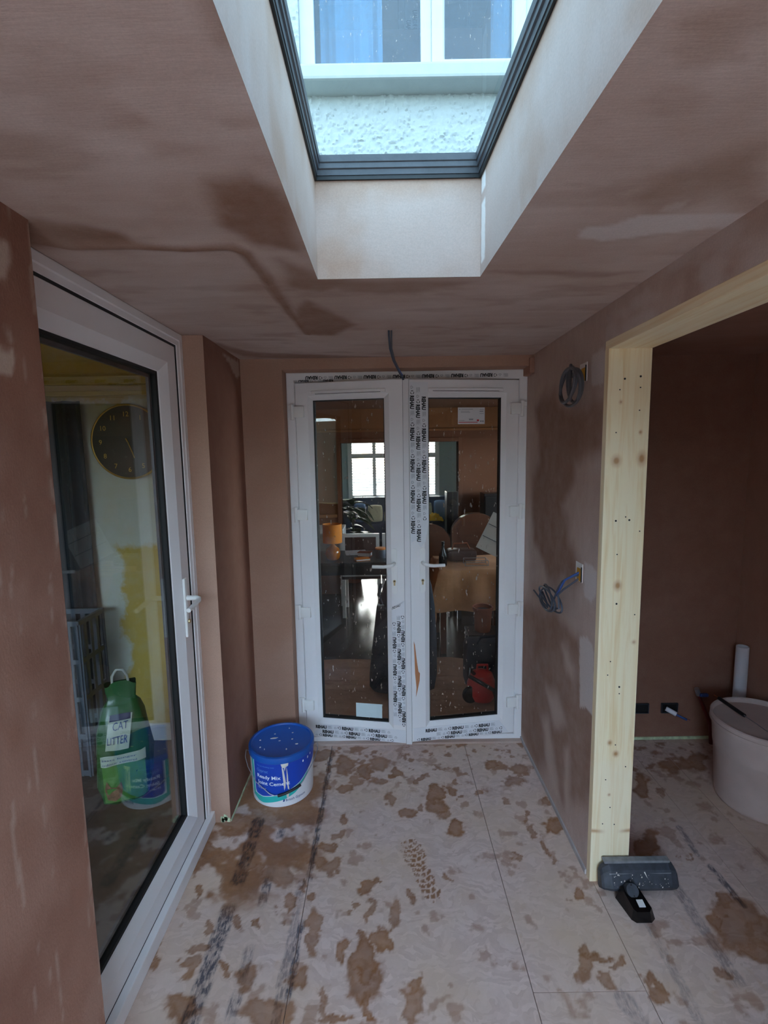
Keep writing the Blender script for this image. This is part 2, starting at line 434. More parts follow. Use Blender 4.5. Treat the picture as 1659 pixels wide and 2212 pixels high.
simple('grey_wall', srgb(176,190,188), 0.85, var=0.03)
simple('white_gloss', srgb(238,238,234), 0.35, var=0.02)
simple('yellow_wall', srgb(196,170,60), 0.8, var=0.08, scale=6)
simple('navy_fabric', srgb(52,66,86), 0.9, var=0.12, bump=0.2, bscale=120)
simple('blue_fabric', srgb(120,150,190), 0.9, var=0.06)
simple('cream_fabric', srgb(220,212,180), 0.9, var=0.06, bump=0.1)
simple('mustard', srgb(206,160,40), 0.9, var=0.1, bump=0.4, bscale=60)
simple('leaf_green', srgb(52,84,48), 0.45, var=0.25, scale=12)
simple('terracotta', srgb(150,84,56), 0.8, var=0.1)
simple('orange_shade', srgb(226,130,20), 0.7, var=0.05)
simple('amber_glass', srgb(176,96,24), 0.12, var=0.2)
simple('black_wood', srgb(30,28,30), 0.3, var=0.2)
simple('brown_leather', srgb(78,50,42), 0.4, var=0.15)
simple('wood_mid', srgb(96,54,32), 0.4, var=0.12, scale=6, stretch=(1,8,8))
simple('dust_sheet', srgb(206,150,108), 0.9, var=0.08, bump=0.2, bscale=40)
simple('dust_sheet_pale', srgb(196,156,130), 0.9, var=0.1, bump=0.2, bscale=40)
simple('red_plastic', srgb(190,40,34), 0.35, var=0.06)
simple('navy_bag', srgb(28,34,46), 0.75, var=0.15, bump=0.2, bscale=80)
simple('bag_green', srgb(28,92,42), 0.3, var=0.12, scale=10, bump=0.35, bscale=14)
simple('bag_light', srgb(80,138,62), 0.3, var=0.08, bump=0.3, bscale=14)
simple('bag_label', srgb(186,200,180), 0.4, var=0.03)
simple('bag_navy', srgb(36,44,84), 0.4)
simple('print_brown', srgb(130,98,74), 0.6, var=0.35, scale=60)
simple('clear_plastic', srgb(200,206,200), 0.25)
simple('clock_face', srgb(24,26,28), 0.35, var=0.1)
simple('gold', srgb(196,160,84), 0.3, metal=0.8)
simple('dark_curtain', srgb(44,52,58), 0.85, var=0.25, scale=6, stretch=(8,1,0.5))
simple('crate_grey', srgb(92,100,110), 0.5, var=0.08)
simple('kitchen_floor', srgb(66,56,50), 0.35, var=0.3, scale=7)
simple('kitchen_ceiling', srgb(214,206,180), 0.8)
simple('patio', srgb(150,146,140), 0.85, var=0.12, scale=4, bump=0.2)
simple('roof_felt', srgb(70,70,72), 0.9, var=0.1)
simple('screen_green', srgb(42,46,38), 0.9, var=0.35, scale=8, bump=0.5, bscale=20)  # dark green for the added reflection-blocking screen
simple('upstairs_sky_reflection', srgb(44,78,116), 0.8)  # blue of the window's sky reflection put into the bedroom walls
simple('brick_red', srgb(140,90,74), 0.85, var=0.1)

# ================================================================== STRUCTURE
ZC = 2.075                      # ceiling height
def zeros(P): return np.zeros((len(P), 3))
HOLE_Y0, HOLE_Y1 = -0.55, 1.385
def hole_xr(y): return 0.27+(1.385-y)*0.043
HOLE_XL = -0.171

# ---- floor boards
STAINS = [(-0.356,2.443,0.075,0.048,-0.12),(-0.68,1.961,0.113,0.068,-0.31),(-0.535,1.977,0.124,0.055,-0.24),(-0.742,1.825,0.048,0.06,-0.35),(-0.753,1.744,0.022,0.044,-0.38),(-0.711,1.63,0.018,0.027,-0.36),(-0.394,1.809,0.066,0.07,-0.18),(-0.429,1.683,0.05,0.062,-0.22),(-0.501,1.693,0.032,0.052,-0.25),(-0.622,1.666,0.014,0.061,-0.32),(-0.566,1.74,0.036,0.055,-0.27),(-0.379,1.565,0.02,0.045,-0.2),(-0.366,1.502,0.01,0.013,-0.19),(-0.259,1.823,0.026,0.029,-0.12),(-0.21,1.886,0.024,0.025,-0.1),(-0.209,1.97,0.027,0.025,-0.08),(-0.235,1.734,0.041,0.03,-0.11),(-0.297,1.751,0.033,0.035,-0.14),(-0.334,1.653,0.01,0.024,-0.17),(-0.299,1.597,0.02,0.026,-0.15),(-0.138,1.566,0.01,0.016,-0.06),(-0.139,1.526,0.01,0.014,-0.07),(-0.112,1.454,0.012,0.023,-0.07),(-0.253,1.458,0.022,0.08,-0.14),(-0.177,1.397,0.021,0.041,-0.1),(-0.527,1.517,0.02,0.034,-0.29),(-0.449,1.519,0.013,0.017,-0.24),(-0.625,1.482,0.013,0.019,-0.36),(-0.637,1.414,0.026,0.027,-0.39),(-0.762,1.39,0.018,0.044,-0.47),(-0.643,1.347,0.025,0.034,-0.41),(-0.507,1.345,0.021,0.027,-0.31),(-0.439,1.324,0.029,0.038,-0.28),(-0.089,1.37,0.032,0.072,-0.04),(-0.63,1.236,0.041,0.035,-0.42),(-0.356,1.232,0.075,0.041,-0.23),(-0.284,1.321,0.026,0.034,-0.16),(-0.188,1.251,0.014,0.036,-0.11),(-0.164,1.208,0.046,0.017,-0.09),(-0.003,2.105,0.028,0.043,0.01),(0.226,2.134,0.03,0.069,0.11),(0.224,2.043,0.059,0.053,0.11),(0.247,2.005,0.025,0.034,0.12),(0.077,2.003,0.034,0.031,0.05),(0.129,2.045,0.015,0.041,0.07),(0.279,1.909,0.04,0.046,0.14),(0.226,1.68,0.009,0.027,0.13),(-0.075,1.633,0.02,0.029,-0.03),(0.068,1.594,0.017,0.024,0.06),(-0.003,1.529,0.022,0.07,0.01),(-0.024,1.423,0.038,0.038,0.0),(-0.073,1.535,0.013,0.052,-0.03),(-0.104,1.451,0.013,0.016,-0.03),(-0.085,1.319,0.064,0.054,-0.04),(-0.072,1.246,0.014,0.048,-0.03),(0.063,1.31,0.017,0.026,0.06),(0.064,1.249,0.028,0.055,0.06),(0.613,1.98,0.012,0.039,0.29),(0.617,1.892,0.016,0.041,0.3),(0.622,1.806,0.015,0.033,0.32),(0.63,1.756,0.01,0.022,0.34),(0.712,1.916,0.049,0.052,0.34),(0.723,2.083,0.03,0.024,0.33),(0.543,2.087,0.021,0.024,0.25),(0.446,2.136,0.026,0.019,0.18),(0.492,1.77,0.019,0.015,0.26),(0.675,1.582,0.02,0.024,0.4),(0.613,1.362,0.018,0.056,0.42),(0.64,1.367,0.037,0.014,0.41),(0.706,1.351,0.02,0.017,0.47),(0.654,1.299,0.042,0.026,0.44),(-0.222,2.353,0.048,0.076,-0.08),(-0.049,2.36,0.068,0.046,0.0),(-0.119,2.295,0.033,0.051,-0.04),(-0.041,2.23,0.05,0.034,0.0),(0.039,2.302,0.028,0.044,0.02),(-0.216,2.183,0.041,0.033,-0.08),(-0.165,2.233,0.023,0.055,-0.05),(-0.313,2.205,0.032,0.034,-0.12),(0.094,2.419,0.014,0.032,0.05),(0.147,2.236,0.023,0.028,0.07),(0.324,2.221,0.018,0.02,0.15),(0.287,2.149,0.024,0.025,0.14),(0.335,2.119,0.013,0.018,0.16),(0.626,2.2,0.041,0.034,0.27),(0.525,2.327,0.047,0.03,0.22),(0.662,2.305,0.046,0.036,0.27),(1.216,2.163,0.044,0.082,0.53),(1.055,1.8,0.04,0.082,0.55),(1.423,2.309,0.058,0.044,0.59),(1.504,2.322,0.058,0.052,0.61),(1.284,2.114,0.021,0.031,0.56),(1.605,2.334,0.046,0.075,0.64),(1.173,1.476,0.086,0.09,0.73),(1.191,1.557,0.032,0.035,0.7),(1.233,1.444,0.038,0.07,0.77),(1.116,1.483,0.023,0.024,0.67),(1.159,1.395,0.052,0.036,0.75),(1.008,1.316,0.02,0.024,0.69),(0.778,1.274,0.017,0.035,0.54),(1.179,1.743,0.011,0.022,0.64),(-0.49,2.052,0.117,0.041,-0.21),(-0.604,2.085,0.03,0.122,-0.25)]
INK = [([(-0.580,1.97),(-0.578,1.05)],0.030,1.0,3),([(-0.465,1.92),(-0.465,1.05)],0.019,0.85,5),([(-0.306,2.49),(-0.311,1.05)],0.013,1.0,8),([(-0.335,1.66),(-0.335,1.05)],0.016,0.6,15),
       ([(1.238,1.70),(1.241,1.54)],0.014,0.9,2),([(1.236,1.90),(1.222,1.76)],0.013,0.7,4),([(1.055,1.64),(1.042,1.20)],0.022,0.5,6),
       ([(0.879,1.50),(0.862,1.15)],0.018,0.4,7),([(0.52,1.25),(0.55,1.12)],0.05,0.55,9),([(0.68,1.25),(0.72,1.12)],0.03,0.5,10)]
def floor_paint(P):
    x, y = P[:, 0], P[:, 1]
    dx = (fbm(x*16, y*16, 3)-0.5)*0.085+(fbm(x*60, y*60, 5, 3)-0.5)*0.026; dy = (fbm(x*16, y*16, 11)-0.5)*0.085+(fbm(x*60, y*60, 7, 3)-0.5)*0.026
    X, Y = x+dx, y+dy
    s = np.zeros(len(P))
    for k, (cx, cy, rx, ry, sh) in enumerate(STAINS):
        yy = Y-cy; xx = X-cx-sh*yy
        sel = (np.abs(yy) < 2*ry+.03) & (np.abs(xx) < 2*rx+.03)
        if not sel.any(): continue
        d = np.hypot(xx[sel]/max(rx, .011), yy[sel]/max(ry, .012))
        e = 0.16+0.10*((k*37) % 5)/5
        a = 0.82+0.18*((k*53) % 7)/7
        v = a*(1-smooth(1-e, 1+e, d))*(0.82+0.26*smooth(0.45, 0.98, d))
        s[sel] = np.maximum(s[sel], v)
    # fine speckle near the threshold
    sp = smooth(0.60, 0.68, fbm(x*26, y*26, 31))*smooth(2.05, 2.3, y)*0.8
    heavy = smooth(0.45, 0.58, fbm(x*9, y*9, 41)+0.10*(fbm(x*50, y*50, 43)-.5))*(1-smooth(0.0, 0.10, poly_sd(x+dx, y+dy, [(-.78,1.62),(-.62,1.60),(-.40,1.66),(-.33,1.80),(-.36,2.30),(-.66,2.30),(-.72,1.98),(-.80,1.95)])))*0.92
    s = np.maximum(s, heavy)
    sp2 = smooth(0.655, 0.72, fbm(x*17, y*17, 61))*0.5
    s = np.maximum(s, np.maximum(sp, sp2))
    ink = np.zeros(len(P)); dk = np.zeros(len(P))
    for L, wd, a, sd in INK:
        d = line_d(x+(fbm(x*30, y*30, sd)-0.5)*0.012, y, L)
        dash = smooth(0.36, 0.46, fbm(y*5.2+sd*3.1, x*0+sd, sd+40, 3))
        letters = 0.45+0.55*(vnoise(x*130, y*70, sd) > 0.40)
        v = a*(1-smooth(wd*0.7, wd*1.05, d))*dash*letters
        ink = np.maximum(ink, v)
    dk = ink*smooth(0.3, 0.8, s)
    # work-boot print
    ax, ay, bx, by = 0.073, 1.853, 0.160, 1.576
    L = math.hypot(bx-ax, by-ay); ux, uy = (bx-ax)/L, (by-ay)/L
    a_ = (x-ax)*ux+(y-ay)*uy; c_ = (x-ax)*(-uy)+(y-ay)*ux; tt = a_/L
    wd = np.interp(tt, [-.05, 0.02, .12, .3, .5, .75, .9, 1.0, 1.05], [0, .030, .044, .045, .034, .036, .034, .016, 0])
    ins = (np.abs(c_) < wd) & (tt > -.02) & (tt < 1.02)
    g = (np.abs(((a_+0.35*np.abs(c_))/0.024) % 1-0.5) < 0.36) & (np.abs((c_/0.023+0.5*np.floor(a_/0.024)) % 1-0.5) < 0.38)
    boot = np.where(ins & g, 0.95*smooth(0.28, 0.45, fbm(x*40, y*40, 77)), 0)
    s = np.maximum(s, boot)
    return np.stack([s, ink, dk], 1)

fl = thing('floor', 'pale chipboard floor with brown water stains and faded print', None, (0, 0, 0)); fl['kind'] = 'structure'
MB().box(-0.95, 1.95, -1.7, 2.62, -0.06, -0.022).build('subfloor', M['underlay'], fl)
G = 0.0012
def board(x0, x1, y0, y1, res):
    mb = MB(); x0 += G; x1 -= G; y0 += G; y1 -= G
    nu = max(2, int((x1-x0)/res)); nv = max(2, int((y1-y0)/res))
    mb.patch((x0,y0,0), (x1,y0,0), (x1,y1,0), (x0,y1,0), nu, nv, floor_paint)
    t = -0.0215
    for a, b in (((x0,y0),(x1,y0)), ((x1,y0),(x1,y1)), ((x1,y1),(x0,y1)), ((x0,y1),(x0,y0))):
        mb.add([(a[0],a[1],0), (b[0],b[1],0), (b[0],b[1],t), (a[0],a[1],t)], [(0,1,2,3)])
    return mb.build('board', M['chipboard'], fl)
RES = 0.0055
board(-0.90, -0.311, 1.05, 2.60, RES); board(-0.311, 0.420, 1.05, 2.60, RES)
board(0.420, 0.757, 1.270, 2.60, RES); board(0.420, 0.757, -0.60, 1.270, 0.008)
board(0.757, 1.300, 1.05, 2.56, RES); board(1.300, 1.470, 1.05, 2.56, 0.009); board(1.470, 1.92, 0.8, 2.56, 0.011)
for a, b in ((-0.90, -0.311), (-0.311, 0.420), (0.757, 1.300)): board(a, b, -0.60, 1.05, 0.03)
board(1.300, 1.470, -0.60, 1.05, 0.03); board(1.470, 1.92, -0.60, 0.8, 0.03)
for a, b in ((-0.90, -0.311), (-0.311, 0.420), (0.420, 0.757), (0.757, 1.300), (1.300, 1.92)): board(a, b, -1.65, -0.60, 0.05)

# ---- ceiling with skylight opening
CW_LINE = [(-0.801,1.087),(-0.697,1.154),(-0.552,1.154),(-0.444,1.171),(-0.338,1.168),(-0.316,1.202),(-0.309,1.35),(-0.304,1.636),(-0.288,1.97)]
CW = [([(-0.747,1.019),(-0.671,1.041),(-0.562,1.096),(-0.549,1.15),(-0.7,1.158),(-0.827,1.12)],.035,.9),
      ([(-0.3,0.916),(-0.222,0.897),(-0.186,0.951),(-0.185,1.058),(-0.195,1.193),(-0.274,1.165),(-0.299,1.106),(-0.332,1.073),(-0.319,0.979)],.04,.95),
      ([(-0.233,1.569),(-0.163,1.723),(-0.108,1.845),(-0.191,1.991),(-0.291,1.984),(-0.298,1.772)],.03,.9),
      ([(-0.19,0.54),(-0.163,0.574),(-0.162,0.602),(-0.183,0.62),(-0.19,0.595)],.03,.7),
      ([(-0.249,1.245),(-0.168,1.395),(-0.081,1.421),(-0.166,1.486),(-0.24,1.443)],.04,.75),
      ([(-0.727,2.055),(-0.663,2.391),(-0.287,2.479),(0.08,2.475),(-0.267,2.40),(-0.589,2.30)],.03,.75),
      ([(0.277,1.358),(0.466,1.366),(0.614,1.366),(0.711,1.364),(0.626,1.393),(0.374,1.389)],.02,.55),
      ([(0.478,0.976),(0.495,0.904),(0.56,0.859),(0.602,0.836),(0.754,1.012),(0.644,0.981),(0.57,1.034)],.05,.55),
      ([(-0.16,1.41),(0.10,1.42),(0.25,1.43),(0.10,1.52),(-0.1,1.50)],.04,.55)]
CPATCH = [([(0.439,1.154),(0.435,1.109),(0.498,1.09),(0.528,1.052),(0.617,1.051),(0.78,1.049),(0.834,1.119),(0.698,1.119),(0.612,1.142),(0.5,1.175),(0.483,1.16)],.006,.75),
          ([(0.559,1.041),(0.561,1.012),(0.594,0.996),(0.596,1.028)],.008,.4)]
def ceil_paint(P):
    x, y = P[:, 0], P[:, 1]
    X = x+(fbm(x*9, y*9, 2)-0.5)*0.05; Y = y+(fbm(x*9, y*9, 4)-0.5)*0.05
    wet = np.zeros(len(P)); pat = np.zeros(len(P)); dry = np.zeros(len(P))
    for p, e, a in CW: wet = np.maximum(wet, a*(1-smooth(-e*.5, e, poly_sd(X, Y, p))))
    wet = np.maximum(wet, 0.95*(1-smooth(0.004, 0.028, line_d(x+(X-x)*.3, y+(Y-y)*.3, CW_LINE)))*smooth(1.02, 1.1, y+0*x))
    Xs = x+(fbm(x*60, y*60, 8)-0.5)*0.012; Ys = y+(fbm(x*60, y*60, 9)-0.5)*0.012
    for p, e, a in CPATCH: pat = np.maximum(pat, a*(1-smooth(-e, e, poly_sd(Xs, Ys, p))))
    wet = np.maximum(wet, 0.35*smooth(0.56, 0.72, fbm(x*5, y*16, 71)))
    dry = 0.35*smooth(0.5, 0.7, fbm(x*4, y*7, 91))*(1-wet)
    return np.stack([wet, pat, dry], 1)
def ceil_disp(P):
    x, y = P[:, 0], P[:, 1]
    d = line_d(x, y, CW_LINE)
    P = P.copy(); P[:, 2] += -0.007*np.exp(-(d/0.016)**2)+0.004*(fbm(x*6, y*6, 5)-0.5)
    e = np.minimum(np.minimum(np.abs(x-HOLE_XL), np.abs(x-hole_xr(y)))+np.where((y < HOLE_Y1) , 0, 1), 1)
    return P
cm = MB(); r = 0.012
def cp(x0a, x1a, x0b, x1b, y0, y1, res):
    nu = max(2, int((max(x1a, x1b)-min(x0a, x0b))/res)); nv = max(2, int((y1-y0)/res))
    cm.patch((x0a,y0,ZC), (x1a,y0,ZC), (x1b,y1,ZC), (x0b,y1,ZC), nu, nv, ceil_paint, None if res > .05 else ceil_disp)
cp(-0.90, HOLE_XL, -0.90, HOLE_XL, 0.45, HOLE_Y1, r)
cp(-0.90, HOLE_XL, -0.90, HOLE_XL, HOLE_Y0, 0.45, .06)
cp(hole_xr(.45), 0.80, hole_xr(HOLE_Y1), 0.80, 0.45, HOLE_Y1, r)
cp(hole_xr(HOLE_Y0), 0.80, hole_xr(.45), 0.80, HOLE_Y0, 0.45, .06)
cp(-0.90, 0.80, -0.90, 0.80, HOLE_Y1, 2.60, r)
cp(-0.90, 0.80, -0.90, 0.80, -1.70, HOLE_Y0, .06)
struct(cm.build('ceiling', M['plaster'], smooth_=True), 'bare pink plaster ceiling with dark damp marks around the skylight')

# roof slab above (keeps the daylight out except through the rooflight)
rm = MB()
rm.box(-1.0, HOLE_XL-.012, -1.75, 2.62, ZC+.012, 2.30); rm.box(0.372, 2.1, -1.75, 2.62, ZC+.012, 2.30)
rm.box(HOLE_XL-.012, 0.372, HOLE_Y1+.012, 2.62, ZC+.012, 2.30); rm.box(HOLE_XL-.012, 0.372, -1.75, HOLE_Y0-.012, ZC+.012, 2.30)
struct(rm.build('roof', M['roof_felt']), 'flat felt roof slab over the extension')

# ---- skylight shaft walls
def shaft_paint(P):
    x, y, z = P[:, 0], P[:, 1], P[:, 2]
    h = (z-ZC)/0.245
    wet = 0.55*smooth(0.86, 1.0, h+0.12*(fbm(x*20+y*20, z*6, 3)-.5))*1.0
    wet = np.maximum(wet, 0.4*smooth(0.55, 0.7, fbm(x*7+y*7, z*4, 12)))
    pat = np.zeros(len(P)); dry = 0.5*smooth(0.45, 0.65, fbm(x*4+y*4, z*5, 22))
    right = np.abs(x-hole_xr(y)) < 1e-3
    strip = right*(1-smooth(0.018, 0.024, np.abs(y-1.355)+0.01*(fbm(z*60, y*30, 3)-.5)))*((np.abs(h-.42) < .30) | (np.abs(h-.93) < .09))
    return np.stack([wet, 0.9*strip, dry], 1)
sm = MB(); z1 = 2.325
sm.patch((HOLE_XL,HOLE_Y0,ZC), (HOLE_XL,HOLE_Y1,ZC), (HOLE_XL,HOLE_Y1,z1), (HOLE_XL,HOLE_Y0,z1), 160, 24, shaft_paint)
sm.patch((hole_xr(HOLE_Y0),HOLE_Y0,ZC), (hole_xr(HOLE_Y1),HOLE_Y1,ZC), (hole_xr(HOLE_Y1),HOLE_Y1,z1), (hole_xr(HOLE_Y0),HOLE_Y0,z1), 320, 30, shaft_paint)
sm.patch((HOLE_XL,HOLE_Y1,ZC), (hole_xr(HOLE_Y1),HOLE_Y1,ZC), (hole_xr(HOLE_Y1),HOLE_Y1,z1), (HOLE_XL,HOLE_Y1,z1), 40, 24, shaft_paint)
sm.patch((HOLE_XL,HOLE_Y0,ZC), (hole_xr(HOLE_Y0),HOLE_Y0,ZC), (hole_xr(HOLE_Y0),HOLE_Y0,z1), (HOLE_XL,HOLE_Y0,z1), 40, 24, shaft_paint)
struct(sm.build('wall_skylight_shaft', M['plaster_shaft']), 'skylight shaft sides in a lightened copy of the ceiling plaster')

# ---- skylight frame and pane
win1 = thing('window_1', 'dark grey framed rectangular skylight over the shaft', None); win1['kind'] = 'structure'
def skyring(prof):
    """prof = closed list of (outset from shaft, z)"""
    mb = MB(); vs_ = []
    for o_, z in prof:
        vs_ += [(HOLE_XL-o_, HOLE_Y0-o_, z), (hole_xr(HOLE_Y0)+o_, HOLE_Y0-o_, z), (hole_xr(HOLE_Y1)+o_, HOLE_Y1+o_, z), (HOLE_XL-o_, HOLE_Y1+o_, z)]
    n = len(prof); fs = [(i*4+k, i*4+(k+1) % 4, ((i+1) % n)*4+(k+1) % 4, ((i+1) % n)*4+k) for i in range(n) for k in range(4)]
    return mb.add(vs_, fs)
skyring([(0.0,2.323), (-0.006,2.323), (-0.006,2.333), (0.10,2.333), (0.10,2.30), (0.012,2.30)]).build('seal', M['skyseal'], win1)
skyring([(-0.008,2.333), (-0.009,2.346), (-0.013,2.348), (-0.013,2.360), (-0.016,2.362), (-0.017,2.378), (0.09,2.378), (0.09,2.333)]).build('window_frame', M['skyframe'], win1)
MB().add([(HOLE_XL-.06,HOLE_Y0-.06,2.379), (hole_xr(HOLE_Y0)+.06,HOLE_Y0-.06,2.379), (hole_xr(HOLE_Y1)+.06,HOLE_Y1+.06,2.379), (HOLE_XL-.06,HOLE_Y1+.06,2.379)], [(0,1,2,3)]).build('pane', M['glass_sky'], win1)

# ---- left wall: near part, far nib
LWP = [([(0.86,1.812),(0.922,1.812),(0.953,1.808),(0.954,1.777),(0.942,1.757),(0.86,1.749)],.004,.55),([(0.88,1.994),(0.967,2.006),(0.972,1.978),(0.952,1.934),(0.88,1.92)],.008,.5),([(0.941,1.85),(0.954,1.846),(0.958,1.826),(0.95,1.818),(0.943,1.837)],.005,.4)]
def left_paint(P):
    y, z = P[:, 1], P[:, 2]
    Y = y+(fbm(y*70, z*30, 1)-.5)*.012; Z = z+(fbm(y*30, z*30, 2)-.5)*.03
    pat = np.zeros(len(P))
    for p, e, a in LWP: pat = np.maximum(pat, a*(1-smooth(-e, e, poly_sd(Y, Z, p))))
    edge = smooth(1.012, 1.028, y)*smooth(0.5, 0.62, fbm(y*60, z*22, 7))*0.5
    drag = smooth(0.70, 0.76, fbm(y*90, z*9, 14))*0.4
    pat = np.maximum(pat, np.maximum(edge*0.6, drag*0.6))
    wet = 0.9*smooth(0.35, 0.65, fbm(y*3+2, z*2.5, 19))
    dry = 0.5*smooth(0.5, 0.7, fbm(y*10, z*6, 29))
    return np.stack([wet, pat, dry*(1-wet)], 1)
lm = MB(); XL = -0.70; YN = 1.03; YF = 1.97
lm.patch((XL,0.45,0), (XL,YN,0), (XL,YN,ZC), (XL,0.45,ZC), 80, 200, left_paint)
lm.box(-0.90, XL, -1.70, 0.45, -.02, ZC)
lm.add([(XL,YN,0), (-0.90,YN,0), (-0.90,YN,ZC), (XL,YN,ZC)], [(0,1,2,3)])
lm.add([(-.9,.45,0), (-.9,YN,0), (-.9,YN,ZC), (-.9,.45,ZC)], [(0,1,2,3)])
struct(lm.build('wall_left', M['plaster_dark']), 'dark reddish brown plastered wall edge beside the glazed door')
def far_paint(P):
    x, y, z = P[:, 0], P[:, 1], P[:, 2]
    pat = 0.5*(1-smooth(-.004, .004, poly_sd(y+(fbm(y*60, z*60, 3)-.5)*.02, z+(fbm(y*60, z*60, 6)-.5)*.02, [(2.20,2.05),(2.44,2.06),(2.45,2.0),(2.40,1.97),(2.30,2.02)])))
    return np.stack([0.85+0*x, pat, 0*x], 1)  # even dark tone puts the shade of this side-facing return into its colour
fm = MB()
fm.patch((XL,YF,0), (XL,2.46,0), (XL,2.46,ZC), (XL,YF,ZC), 40, 160, far_paint)
fm.box(-0.90, XL-.0005, YF+.0008, 2.62, 0.0, ZC)
struct(fm.build('wall_nib', M['plaster_dark']), 'plastered return wall between the glazed door and the french doors')
jm = MB(); jm.patch((-0.90,YF-.0006,0.0), (XL,YF-.0006,0.0), (XL,YF-.0006,ZC), (-0.90,YF-.0006,ZC), 8, 80, lambda P: np.stack([0*P[:,0], 0*P[:,0], 0.6+0*P[:,0]], 1))
jm.box(-0.90, XL, YF-.0004, YF+.0004, 0.0, ZC)
struct(jm.build('wall_reveal', M['plaster_tan']), 'light tan plastered reveal beside the glazed door')
# chipped green board showing at the foot of the reveal
cb = MB()
for k in range(9):
    a = random.uniform(-.745, -.704); z = random.uniform(0.004, .03); s_ = random.uniform(.006, .012)
    n = 6; pts = [(a+s_*random.uniform(.6,1.1)*math.cos(2*PI*i/n), max(0.001, z+s_*random.uniform(.6,1.3)*math.sin(2*PI*i/n))) for i in range(n)]
    cb.prism([(max(-.757, min(-.7005, p[0])), p[1]) for p in pts], lambda p, q: (p, YF-.0022, q), lambda p, q: (p, YF-.0006, q))
o = struct(cb.build('trim_chipped_plaster', M['bead_green']), 'pale green chipped patches at the foot of the tan reveal')

# ---- back wall around the french doors
bm_ = MB()
bm_.box(-0.71, -0.495, 2.46, 2.62, 0.0, ZC)
bm_.box(-0.495, 0.755, 2.46, 2.62, 2.022, ZC)
struct(bm_.build('wall_back', M['plaster_tan']), 'tan plastered wall around the french doors')
# plaster return right of the door head
MB().box(0.722, 0.747, 2.44, 2.56, 1.985, 2.06, .004).build('trim_corner', M['plaster_dark'])['kind'] = 'structure'

# ---- right wall
RW = [([(2.414,1.795),(2.285,1.866),(2.148,1.855),(2.076,1.778),(1.953,1.756),(1.808,1.753),(1.663,1.758),(1.661,1.602),(1.796,1.593),(1.911,1.566),(1.919,1.485),(1.972,1.426),(2.03,1.363),(1.948,1.299),(1.928,1.234),(1.839,1.169),(1.862,1.109),(2.18,1.04),(2.242,1.104),(2.373,1.187),(2.427,1.319),(2.413,1.458),(2.333,1.542),(2.342,1.673)],.09,.85),
      ([(2.589,0.746),(2.045,0.904),(1.817,0.886),(1.65,0.75),(1.65,0.337),(1.905,0.108),(2.022,0.098),(2.121,0.199),(2.253,0.039),(2.575,0.068)],.11,.75)]
RD = [[(2.161,0.492),(2.036,0.542),(1.948,0.47),(2.043,0.395),(2.118,0.433)],[(1.97,0.773),(1.909,0.786),(1.847,0.732),(1.858,0.692),(1.934,0.704)],[(2.046,0.916),(1.894,0.972),(1.822,0.94),(1.846,0.898),(1.994,0.885)],
      [(2.2,.33),(2.12,.35),(1.98,.1),(2.05,.05),(2.15,.2)],[(1.92,.35),(1.88,.37),(1.83,.12),(1.87,.1)]]
RP = [([(1.776,1.938),(1.689,1.943),(1.667,1.921),(1.679,1.824),(1.767,1.827),(1.785,1.901)],.006,.7),([(1.782,1.187),(1.716,1.192),(1.675,1.177),(1.678,1.081),(1.717,1.053),(1.779,1.061)],.004,.95),
      ([(1.804,0.891),(1.742,0.915),(1.705,0.908),(1.678,0.888),(1.66,0.645),(1.684,0.648),(1.721,0.644),(1.783,0.61)],.004,.95)]
def right_paint(P):
    y, z = P[:, 1], P[:, 2]
    Y = y+(fbm(y*8, z*6, 2)-.5)*.07; Z = z+(fbm(y*8, z*6, 4)-.5)*.07
    wet = np.zeros(len(P)); dry = np.zeros(len(P)); pat = np.zeros(len(P))
    for p, e, a in RW: wet = np.maximum(wet, a*(1-smooth(-e*.4, e*.7, poly_sd(Y, Z, p))))
    for p in RD: dry = np.maximum(dry, 0.8*(1-smooth(-.05, .05, poly_sd(Y, Z, p))))
    wet = wet*(1-dry)
    Y2 = y+(fbm(y*60, z*60, 8)-.5)*.014; Z2 = z+(fbm(y*60, z*60, 9)-.5)*.02
    for p, e, a in RP: pat = np.maximum(pat, a*(1-smooth(-e, e, poly_sd(Y2, Z2, p))))
    return np.stack([wet, pat, dry*.7], 1)
XR = 0.745; PY = 1.644
rw = MB()
rw.patch((XR,PY+.028,0.0), (XR,2.60,0.0), (XR,2.60,ZC), (XR,PY+.028,ZC), 95, 205, right_paint)
rw.box(XR+.0006, 0.889, PY+.03, 2.62, 0.0, ZC)
def head_paint(P):
    y, z = P[:, 1], P[:, 2]
    band = smooth(0.40, 0.6, fbm(y*7, z*14, 21))*.6
    return np.stack([0.35*smooth(.5,.7,fbm(y*5,z*9,44)), band*.7, 0*y], 1)
rw.patch((XR,.05,1.96), (XR,PY+.028,1.96), (XR,PY+.028,ZC), (XR,.05,ZC), 120, 14, head_paint)
rw.box(XR+.0006, 0.889, .05, PY+.03, 1.961, ZC); rw.box(XR, 0.889, -1.70, .05, 0.0, ZC)
struct(rw.build('wall_right', M['plaster']), 'blotchy drying plaster wall right of the french doors')
MB().box(XR-.006, XR+.001, PY+.03, 2.585, 0.002, 0.022, .001).build('baseboard_right', M['bare_strip'])['kind'] = 'structure'
MB().box(XL-.0005, XL+.0035, YF+.002, 2.45, 0.0015, 0.012, .0005).build('baseboard_left', M['bead_green'])['kind'] = 'structure'

